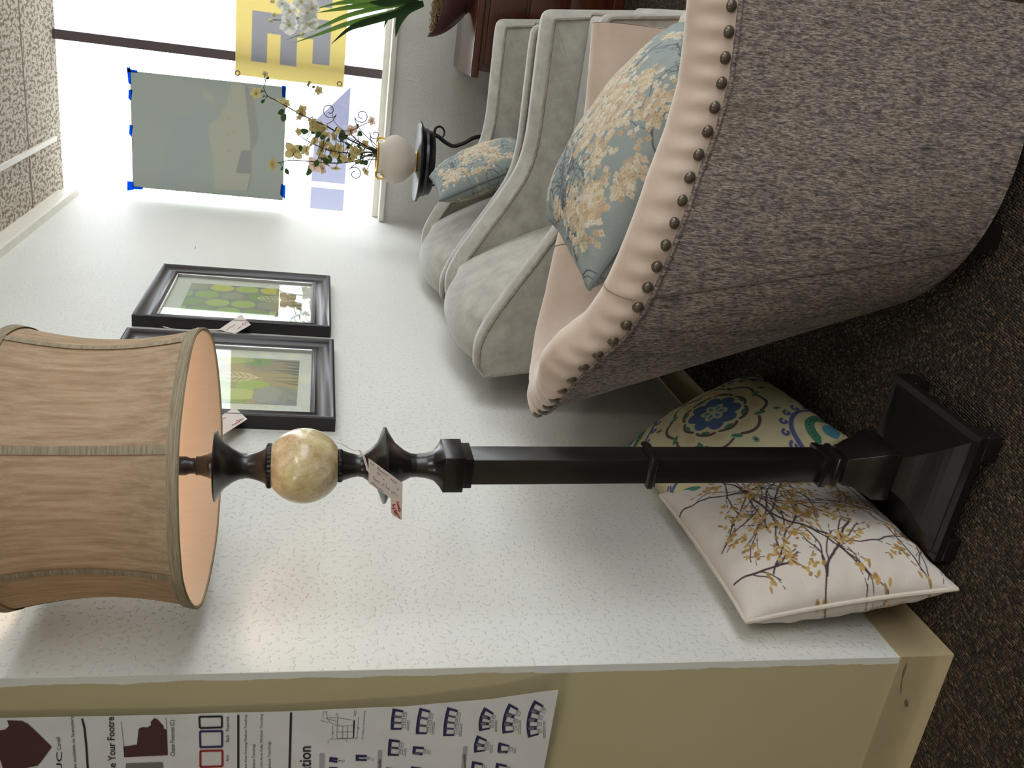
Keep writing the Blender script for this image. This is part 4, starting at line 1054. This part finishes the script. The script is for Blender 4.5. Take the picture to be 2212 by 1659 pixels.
# banner with cut letters, seen from behind: E and the foot of the L to its right
def zz2(x,y): return (500+x/3.95,y/3.95)
XB=XW+.03
ban=empty('sale_banner',hit(*zz2(940,740),0,XB),'yellow vinyl banner with grey letters hung in the window, seen from behind','banner')
bo=ban.location
c_tl=hit(*zz2(30,640),0,XB); c_bl=hit(*zz2(955,745),0,XB); 
ztp=hit(*zz2(45,100),0,XB).z; zbp=hit(*zz2(965,400),0,XB).z
U,V=np.meshgrid(np.linspace(0,1,160),np.linspace(0,1,40),indexing='ij')
yl=(c_tl.y+c_bl.y)/2
bh=c_tl.z-c_bl.z; BW_=3.0; pxm=420.
bc=Canvas(int(BW_*pxm),int(bh*pxm),(250,226,140)); LG=(166,164,168)
Yz=lambda x,y:hit(*zz2(x,y),0,XB)
def cu_(y): return (yl-y)*pxm
def cz_(z): return (c_tl.z-z)*pxm
def rectb(ya,yb,za,zb_): bc.poly([(cu_(ya),cz_(za)),(cu_(yb),cz_(za)),(cu_(yb),cz_(zb_)),(cu_(ya),cz_(zb_))],LG)
ys=Yz(170,88).y; ye=Yz(160,520).y; z1_=Yz(170,300).z; z2_=Yz(305,300).z; z3_=Yz(415,330).z; z4_=Yz(555,400).z; z5_=Yz(690,400).z; z6_=Yz(838,400).z
ysp=Yz(170,265).y
rectb(ys,ysp,z1_,z6_); rectb(ysp-.01,ye,z1_,z2_); rectb(ysp-.01,ye,z3_,z4_); rectb(ysp-.01,Yz(835,560).y,z5_,z6_)
yL=Yz(850,72).y; rectb(yL,yL-.33,z5_,z6_); rectb(yL-.25,yL-.33,z1_,z5_)
yA=yL-.42; rectb(yA,yA-.08,z1_,z6_); rectb(yA-.25,yA-.33,z1_,z6_); rectb(yA,yA-.33,z1_,z2_); rectb(yA,yA-.33,z3_,z4_)
yS=yA-.42; rectb(yS,yS-.33,z1_,z2_); rectb(yS-.25,yS-.33,z1_,z4_); rectb(yS,yS-.33,z3_,z4_); rectb(yS,yS-.08,z3_,z6_); rectb(yS,yS-.33,z5_,z6_)
u_=np.concatenate([np.linspace(0,.22,330),np.linspace(.22,1,220)[1:]])
U,V=np.meshgrid(u_,np.linspace(0,1,230),indexing='ij')
P=np.stack([XB+.004*np.sin(U*22)*np.cos(V*5),yl-BW_*U,c_tl.z*(1-V)+c_bl.z*V],-1)
fastgrid('vinyl_sheet',P-V3(bo),translucent('printed_yellow_vinyl',tr=.85,scale=.30),ban,bc.sample(U,V))
GROM=plain('brass_grommet',L(150,130,100),.35,.8)
for q in (zz2(52,624),zz2(922,716)):
    p=hit(*q,0,XB-.006)-bo; MB().tube([p+Vector((0,.011*math.cos(t),.011*math.sin(t))) for t in np.linspace(0,2*math.pi,20)[:-1]],.003,6,closed=True).build('grommet',GROM,ban,smooth=True)
    MB().add([p+Vector((-.001,.009*math.cos(t),.009*math.sin(t))) for t in np.linspace(0,2*math.pi,16)[:-1]],[list(range(15))]).build('grommet_eye',plain('daylit_hole',L(250,250,246),.9),ban) if False else None

# ================================================================== IRON TABLE, VASE, FLOWERS
TX,TY,TZ=4.36,.685,.838
tb=empty('pedestal_table',(TX,TY,0),'small round black iron table with scroll legs, behind the club chairs by the window','table')
MB().lathe([(.0,TZ-.075),(.135,TZ-.075),(.150,TZ-.066),(.152,TZ-.05),(.160,TZ-.042),(.158,TZ-.030),(.172,TZ-.018),(.186,TZ-.012),(.188,TZ-.004),(.184,TZ),(0.0,TZ)],n=64,cap=False).build('table_top',plain('black_lacquer',L(20,18,22),.32,0,coat=.15),tb,smooth=True)
for k in range(3):
    a=math.radians(-90+16+k*120); ca,sa=math.cos(a),math.sin(a)
    S=catmull([(.135,TZ-.075,0),(.128,TZ-.10,0),(.105,TZ-.135,0),(.092,TZ-.175,0),(.112,TZ-.225,0),(.145,TZ-.28,0),(.150,TZ-.36,0),(.12,TZ-.50,0),(.10,TZ-.62,0),(.13,TZ-.74,0),(.17,.02,0),(.185,.012,0)],6)
    MB().tube([(p.x*ca,p.x*sa,p.y) for p in S],.0095,8,flat=1).build('leg',MIRON,tb,smooth=True)
    S=[((.150)+.026*math.cos(t)*(1-.06*t),TZ-.10+.024*math.sin(t)*(1-.06*t)) for t in np.linspace(2.6,-2.4,20)]
    MB().tube([(r_*ca,r_*sa,z) for r_,z in S],[.007-.003*i/19 for i in range(20)],8).build('scroll',MIRON,tb,smooth=True)
MB().lathe([(.10,.0),(.105,.0)],(0,0,.33),24,cap=False).build('ring',MIRON,tb) if False else MB().tube([(.115*math.cos(t),.115*math.sin(t),.30) for t in np.linspace(0,6.283,40)[:-1]],.006,6,closed=True).build('ring',MIRON,tb,smooth=True)
# vase
VZ=TZ; va=empty('vase',(TX,TY,VZ),'round white frosted vase with gold rim and handles on the black iron table','vase')
FROST=translucent('frosted_white_glass',L(240,232,224),False,.45,1.0)
GOLD=plain('gold_gilding',L(206,164,78),.28,.7)
MB().lathe([(.046,.0),(.050,.010),(.078,.035),(.103,.066),(.114,.098),(.112,.122),(.098,.145),(.078,.158),(.070,.166),(.070,.185),(.066,.185),(.066,.166),(.090,.14),(.104,.10),(.06,.02),(.0,.012)],n=64,cap=False).build('vase_body',FROST,va,smooth=True)
MB().lathe([(.050,.0),(.053,.004),(.050,.009)],n=48,cap=False).build('foot_band',GOLD,va,smooth=True)
MB().tube([(.070*math.cos(t),.070*math.sin(t),.187) for t in np.linspace(0,6.283,48)[:-1]],.005,8,closed=True).build('rim',GOLD,va,smooth=True)
for s_ in (-1,1):
    a=math.radians(-63 if s_>0 else 117); ca,sa=math.cos(a),math.sin(a)
    MB().tube([(r_*ca,r_*sa,z) for r_,z in ((.068,.190),(.088,.189),(.098,.180),(.098,.165),(.094,.150))],.0058,8).build('handle',GOLD,va,smooth=True)
PETAL=translucent('cream_petal',L(226,208,150),False,.3,.45); PETP=translucent('blush_petal',L(232,206,190),False,.35,.8)
LEAFM=translucent('green_leaf',L(74,98,62),False,.2,.6); STEM=plain('brown_stem',L(74,60,44),.8); STAM=plain('flower_centre',L(190,156,70),.8); BERRY=plain('dark_bud',L(90,50,70),.7)
rnd=random.Random(21)
def blossom(parent,p,r_,mat,n=5,rel=Vector()):
    ax=Vector((-.8+rnd.gauss(0,.5),rnd.gauss(0,.6),rnd.gauss(0,.6))).normalized(); u=ax.orthogonal().normalized(); v=ax.cross(u); m=MB()
    for k in range(n):
        a=2*math.pi*k/n+rnd.uniform(-.15,.15); d=(u*math.cos(a)+v*math.sin(a)); leafcard(m,Vector(p)-rel,d+ax*.35,r_,r_*.42,nrm=ax,fold=.15)
    o=m.build('blossom',mat,parent,smooth=True)
    m=MB(); m.sphere(Vector(p)-rel+ax*r_*.12,r_*.2,8,6); m.build('flower_centre',STAM,o,smooth=True); return o
def zz8(x,y): return (540+x/5.18,140+y/5.18)
def spray(pix,label,flowers,leaves,dx,rad=.0042):
    base=Vector((TX,TY,VZ+.10)); r=empty('blossom_stem',base,label,'flower stem','stems in the vase')
    n=len(pix); P=[base]
    for i,p in enumerate(pix): P.append(hit(*p,0,TX+dx*(i/(n-1))))
    C_=catmull(P,5); rel=base
    MB().tube([q-rel for q in C_],[rad*(1-.6*i/len(C_)) for i in range(len(C_))],6).build('stem',STEM,r,smooth=True)
    for k,(p,s_,pk) in enumerate(flowers):
        q=hit(*p,0,TX+dx*.6+rnd.uniform(-.03,.03)); near=min(C_,key=lambda c_:(c_-q).length)
        MB().tube([near-rel,(near+q)/2-rel+Vector((0,0,.004)),q-rel],.0018,5).build('twig',STEM,r)
        blossom(r,q,s_*1.25,PETP if pk else PETAL,4 if rnd.random()<.4 else 5,rel)
    for k,(p,s_) in enumerate(leaves):
        q=hit(*p,0,TX+dx*.6+rnd.uniform(-.03,.03)); near=min(C_,key=lambda c_:(c_-q).length); d=q-near
        m=MB(); d2=(d.normalized() if d.length>.004 else Vector((0,rnd.gauss(0,1),rnd.gauss(0,1))).normalized()); m.tube([near-rel,q-rel],.0015,5); leafcard(m,q-rel,d2+Vector((0,rnd.gauss(0,.3),rnd.gauss(0,.3))),s_*1.2,s_*.46,nrm=Vector((1,rnd.gauss(0,.4),rnd.gauss(0,.4)))); m.build('leaf',LEAFM,r,smooth=True)
    return r
XF=lambda n,x0,x1,y0,y1,s:[(zz8(rnd.uniform(x0,x1),rnd.uniform(y0,y1)),rnd.uniform(.7,1.2)*s,0) for _ in range(n)]
XL=lambda n,x0,x1,y0,y1,s:[(zz8(rnd.uniform(x0,x1),rnd.uniform(y0,y1)),rnd.uniform(.7,1.2)*s) for _ in range(n)]
spray([zz8(1370,960),zz8(1100,830),zz8(860,690),zz8(600,570),zz8(420,470),zz8(300,400),zz8(200,350),zz8(155,260),zz8(175,190)],'tallest blossom stem in the vase, arching toward the yellow banner',
 [(zz8(70,320),.022,0),(zz8(345,400),.024,0),(zz8(570,520),.028,0),(zz8(400,430),.018,0),(zz8(700,640),.022,0),(zz8(545,590),.014,1),(zz8(750,690),.026,0),(zz8(170,105),.012,0),(zz8(120,285),.012,0),(zz8(820,700),.02,0)],
 [(zz8(380,505),.03),(zz8(400,555),.032),(zz8(700,590),.035),(zz8(150,350),.018),(zz8(160,390),.02),(zz8(180,150),.022),(zz8(800,760),.03)],-.08)
spray([zz8(1370,1000),zz8(1180,1075),zz8(930,1100),zz8(600,1075),zz8(430,1070),zz8(290,1110)],'blossom stem in the vase reaching up along the poster, nearest the left wall',
 [(zz8(250,1110),.026,0),(zz8(490,960),.040,0),(zz8(720,1120),.036,1),(zz8(810,1160),.024,1),(zz8(960,1150),.022,0),(zz8(850,1120),.02,0)],
 [(zz8(340,1090),.022),(zz8(400,1160),.026),(zz8(660,1160),.034),(zz8(400,1070),.018),(zz8(900,1090),.036),(zz8(360,1140),.02)],.03)
spray([zz8(1370,980),zz8(1150,990),zz8(900,960),zz8(700,880),zz8(560,800)],'leafy blossom stem at the middle of the vase arrangement',
 [(zz8(700,700),.02,0),(zz8(780,740),.024,0),(zz8(690,900),.024,0),(zz8(630,960),.024,0),(zz8(800,910),.03,0),(zz8(840,1010),.024,0),(zz8(980,990),.024,0),(zz8(540,750),.016,0),(zz8(1090,920),.026,0)]+XF(7,700,1050,700,1020,.02),
 [(zz8(600,780),.04),(zz8(690,770),.036),(zz8(565,905),.026),(zz8(890,1010),.036),(zz8(800,1020),.026),(zz8(1020,860),.03)]+XL(8,700,1200,720,1080,.026),0)
spray([zz8(1380,940),zz8(1250,880),zz8(1150,800),zz8(1130,740)],'short blossom stem in the vase leaning right with a pale pink flower',
 [(zz8(1130,725),.026,1),(zz8(990,740),.016,0),(zz8(1290,890),.018,0),(zz8(1360,630),.018,1),(zz8(1300,1190),.02,0),(zz8(1230,1090),.018,0)]+XF(6,1050,1340,850,1120,.018),
 [(zz8(1210,790),.03),(zz8(1100,790),.026),(zz8(1320,1080),.026),(zz8(1260,1060),.022),(zz8(1430,1100),.02)]+XL(8,1100,1360,850,1130,.022),-.05)
spray([zz8(1370,1020),zz8(1250,1010),zz8(1100,880),zz8(1000,860)],'lowest leafy stem in the vase, dark curled leaves',
 [(zz8(930,800),.02,0),(zz8(1130,1040),.016,0),(zz8(1500,1200),.022,0)],
 [(zz8(1030,850),.04),(zz8(1110,880),.036),(zz8(1080,1020),.03),(zz8(1440,1160),.022)],-.03)
spray([zz8(1000,700),zz8(900,450),zz8(690,300),zz8(650,200)],'thin blossom sprig of the vase in front of the window, below the banner corner',[(zz8(655,205),.014,0),(zz8(765,285),.018,0)],[(zz8(700,260),.014)],-.12,.0014)
# curling vine wires
def spiral(pc,r0,turns,tail,label):
    c_=hit(*pc,0,TX-.04); base=Vector((TX,TY,VZ+.12)); r=empty('curly_wire',base,label,'decorative wire','curly wires in the vase')
    P=[hit(*q,0,TX-.04) for q in tail]
    d=P[-1]-c_; a0=math.atan2(d.z,d.y); R0=d.length; sg=1 if turns>0 else -1; n=40
    for i in range(1,n): 
        t=i/n; a=a0+sg*t*abs(turns)*2*math.pi; rr=R0*(1-.72*t); P.append(c_+Vector((0,rr*math.cos(a),rr*math.sin(a))))
    C_=[base]+P; MB().tube([q-base for q in catmull(C_,3)],.0019,5).build('wire',MIRON,r,smooth=True)
spiral(zz8(890,510),.016,1.3,[zz8(1200,860),zz8(870,690),zz8(925,630),zz8(965,560)],'curly wire in the vase coiling beside the tallest stem')
spiral(zz8(1250,570),.02,-1.3,[zz8(1370,860),zz8(1280,780),zz8(1195,670),zz8(1172,590)],'curly wire in the vase coiling just above the window sill')
spiral(zz8(1175,1220),.018,1.2,[zz8(1350,1060),zz8(1200,1100),zz8(1110,1170)],'curly wire in the vase coiling toward the left wall')
spiral(zz8(1400,780),.012,-1.1,[zz8(1375,900),zz8(1345,760)],'small curly wire at the mouth of the vase')

# ================================================================== CHEST, BOWL, ORCHID
CZ=.655
ch=empty('wooden_chest',(4.45,-.25,0),'dark mahogany chest under the window carrying the orchid bowl','chest')
cx0,cx1,cy1=-.30,.30,.50
MB().box((cx0,-.5,CZ-.035),(cx1,cy1+.008,CZ)).build('chest_top',MMAHO,ch,bevel=.008)
MB().box((cx0+.025,-.48,.05),(cx1-.02,cy1-.02,CZ-.035)).build('chest_body',MMAHO,ch,bevel=.003)
for k in range(3): 
    z0_=.08+k*.178; MB().box((cx0+.012,-.46,z0_),(cx0+.026,cy1-.05,z0_+.165)).build('drawer',MMAHO,ch,bevel=.004)
MB().box((cx0+.01,-.49,0),(cx1-.02,cy1-.01,.05)).build('chest_plinth',MMAHO,ch,bevel=.004)
BX,BY=4.40,-.055
bw=empty('boat_planter',(BX,BY,CZ),'brown boat-shaped planter bowl on the mahogany chest','planter')
def bowl(u,v):
    a=2*math.pi*u; A,B=.17,.105; rim=.135+.045*abs(math.sin(a))**3*1.0; k=math.sin(v*math.pi/2)**.75 if v<1 else 1
    rr=.18+.82*k; return (B*math.cos(a)*rr*(1-.25*abs(math.sin(a))**3),A*math.sin(a)*rr*(1+.05*v),rim*v)
BR=plain('brown_glazed_ceramic',L(74,46,44),.3)
MB().grid(bowl,64,16,closed=True).build('bowl',BR,bw,smooth=True)
MB().lathe([(0,0),(.05,0),(.06,.012),(.03,.02)],n=32).build('foot',BR,bw,smooth=True)
MOSSM=fabric('dry_moss',L(96,78,50),L(150,126,84),60,(1,1,1),200,.95)
mm=MB(); rnd2=random.Random(2)
for k in range(420):
    a=rnd2.uniform(0,6.28); q=rnd2.random()**.5; x=.072*q*math.cos(a); y=.145*q*math.sin(a); z=CZ+.12+.03*(1-q)+.03*abs(y)/.14+rnd2.uniform(0,.02)
    b=rnd2.uniform(0,6.28); mm.tube([(BX+x,BY+y,z),(BX+x+.02*math.cos(b),BY+y+.02*math.sin(b),z+rnd2.uniform(-.004,.012)),(BX+x+.03*math.cos(b+.9),BY+y+.03*math.sin(b+.9),z-.004)],.0013,4)
mm.sphere((BX,BY,CZ+.10),.07,16,8,sc=(.9,1.8,.5))
tag(mm.build('moss',MOSSM),'dry brown moss filling the boat-shaped planter','moss',kind='stuff')
orr=Vector((BX,BY-.02,CZ+.13)); orc=empty('orchid_plant',orr,'white artificial orchid with long strap leaves, standing in the boat planter','plant')
OL=translucent('orchid_leaf_green',L(110,146,72),False,.3,.8); OLD=translucent('dark_orchid_leaf',L(54,76,48),False,.15,.6)
def blade(pix,wd,mat,dx=0,n=18):
    P=[hit(*p,0,BX+dx*i/(len(pix)-1)) for i,p in enumerate(pix)]; C_=catmull(P,6); m=MB(); V=[]; k=len(C_)
    for i,q in enumerate(C_):
        t=i/(k-1); d=(C_[min(i+1,k-1)]-C_[max(i-1,0)]).normalized(); s_=Vector((.35,0,0))+d.cross(Vector((1,0,0))).normalized(); s_.normalize(); w_=wd*(.55+.45*math.sin(math.pi*min(1,t*1.1)))*(1-t**4)
        V+=[q-orr+s_*w_+Vector((-.15*w_,0,0)),q-orr+Vector((.25*w_,0,0)),q-orr-s_*w_+Vector((-.15*w_,0,0))]
    m.add(V,[(i*3+j,i*3+j+1,i*3+j+4,i*3+j+3) for i in range(k-1) for j in range(2)]); m.build('leaf',mat,orc,smooth=True)
def z2(x,y): return (500+x/3.95,y/3.95)
blade([z2(1620,20),z2(1300,60),z2(1000,130),z2(760,230),z2(455,345)],.011,OL,-.05)
blade([z2(1620,30),z2(1350,110),z2(1000,200),z2(750,290),z2(520,370)],.012,OL,-.02)
blade([z2(1620,40),z2(1400,120),z2(1150,190),z2(1000,250),z2(845,380)],.017,OLD,-.08)
blade([z2(1600,10),z2(1350,30),z2(1100,50),z2(900,80),z2(720,110)],.014,OL,.03)
blade([z2(1600,-10),z2(1300,0),z2(1050,10),z2(900,30),z2(700,80)],.013,OL,.06)
blade([z2(1640,30),z2(1500,80),z2(1430,180),z2(1400,320)],.024,OLD,-.1)
blade([z2(1600,30),z2(1480,70),z2(1350,130),z2(1300,240)],.014,OLD,.02)
blade([z2(1600,0),z2(1450,-20),z2(1300,20),z2(1170,20)],.028,OLD,-.08)
MB().tube([q-orr for q in catmull([orr,hit(*z2(1200,-60),0,BX),hit(*z2(800,-30),0,BX-.02),hit(*z2(620,40),0,BX-.05),hit(*z2(560,160),0,BX-.06),hit(*z2(350,170),0,BX-.06)],6)],.002,6).build('flower_stem',LEAFM,orc,smooth=True)
OW=translucent('white_orchid_petal',L(240,240,236),False,.3,.8); YC=plain('orchid_lip',L(206,190,130),.6)
for (p,s_) in ((z2(495,95),.030),(z2(490,210),.034),(z2(655,200),.040),(z2(650,110),.034),(z2(690,60),.026),(z2(590,10),.03),(z2(430,30),.022)):
    q=hit(*p,0,BX-.07)-orr; ax=Vector((-.9,rnd.gauss(0,.25),rnd.gauss(-.1,.2))).normalized(); u=ax.orthogonal().normalized(); v=ax.cross(u); m=MB()
    for k in range(5):
        a=2*math.pi*k/5+.3; w_=.62 if k in (0,3) else .42; leafcard(m,q,u*math.cos(a)+v*math.sin(a)+ax*.2,s_*1.3,s_*1.3*w_,nrm=ax,fold=.1)
    o=m.build('flower',OW,orc,smooth=True); MB().sphere(q+ax*s_*.15,s_*.22,8,6).build('flower_lip',YC,o,smooth=True)
for p in (z2(365,125),z2(335,175),z2(350,12),z2(600,290)): MB().sphere(hit(*p,0,BX-.06)-orr,.011,10,8,sc=(1,.8,1)).build('bud',plain('orchid_bud',L(206,200,140),.6),orc,smooth=True)
# small loose things: power cord behind the tub chair, nail in the wall
tag(MB().tube(catmull([(2.45,1.00,.005),(2.55,.90,.005),(2.75,.86,.005),(3.0,.9,.005),(3.1,1.0,.005)],6),.0032,6).build('power_cord',plain('black_cord',L(18,16,18),.6),smooth=True),'thin black cord on the carpet between the tub chair and the baseboard','cord')
nz=hit(421,538,1,YW)
tag(MB().tube([nz+Vector((0,.01,0)),nz+Vector((0,-.012,-.002))],.0018,8).build('wall_nail',plain('steel_nail',L(190,190,190),.3,.8),smooth=True),'bare nail in the white wall between the window and the prints','nail')
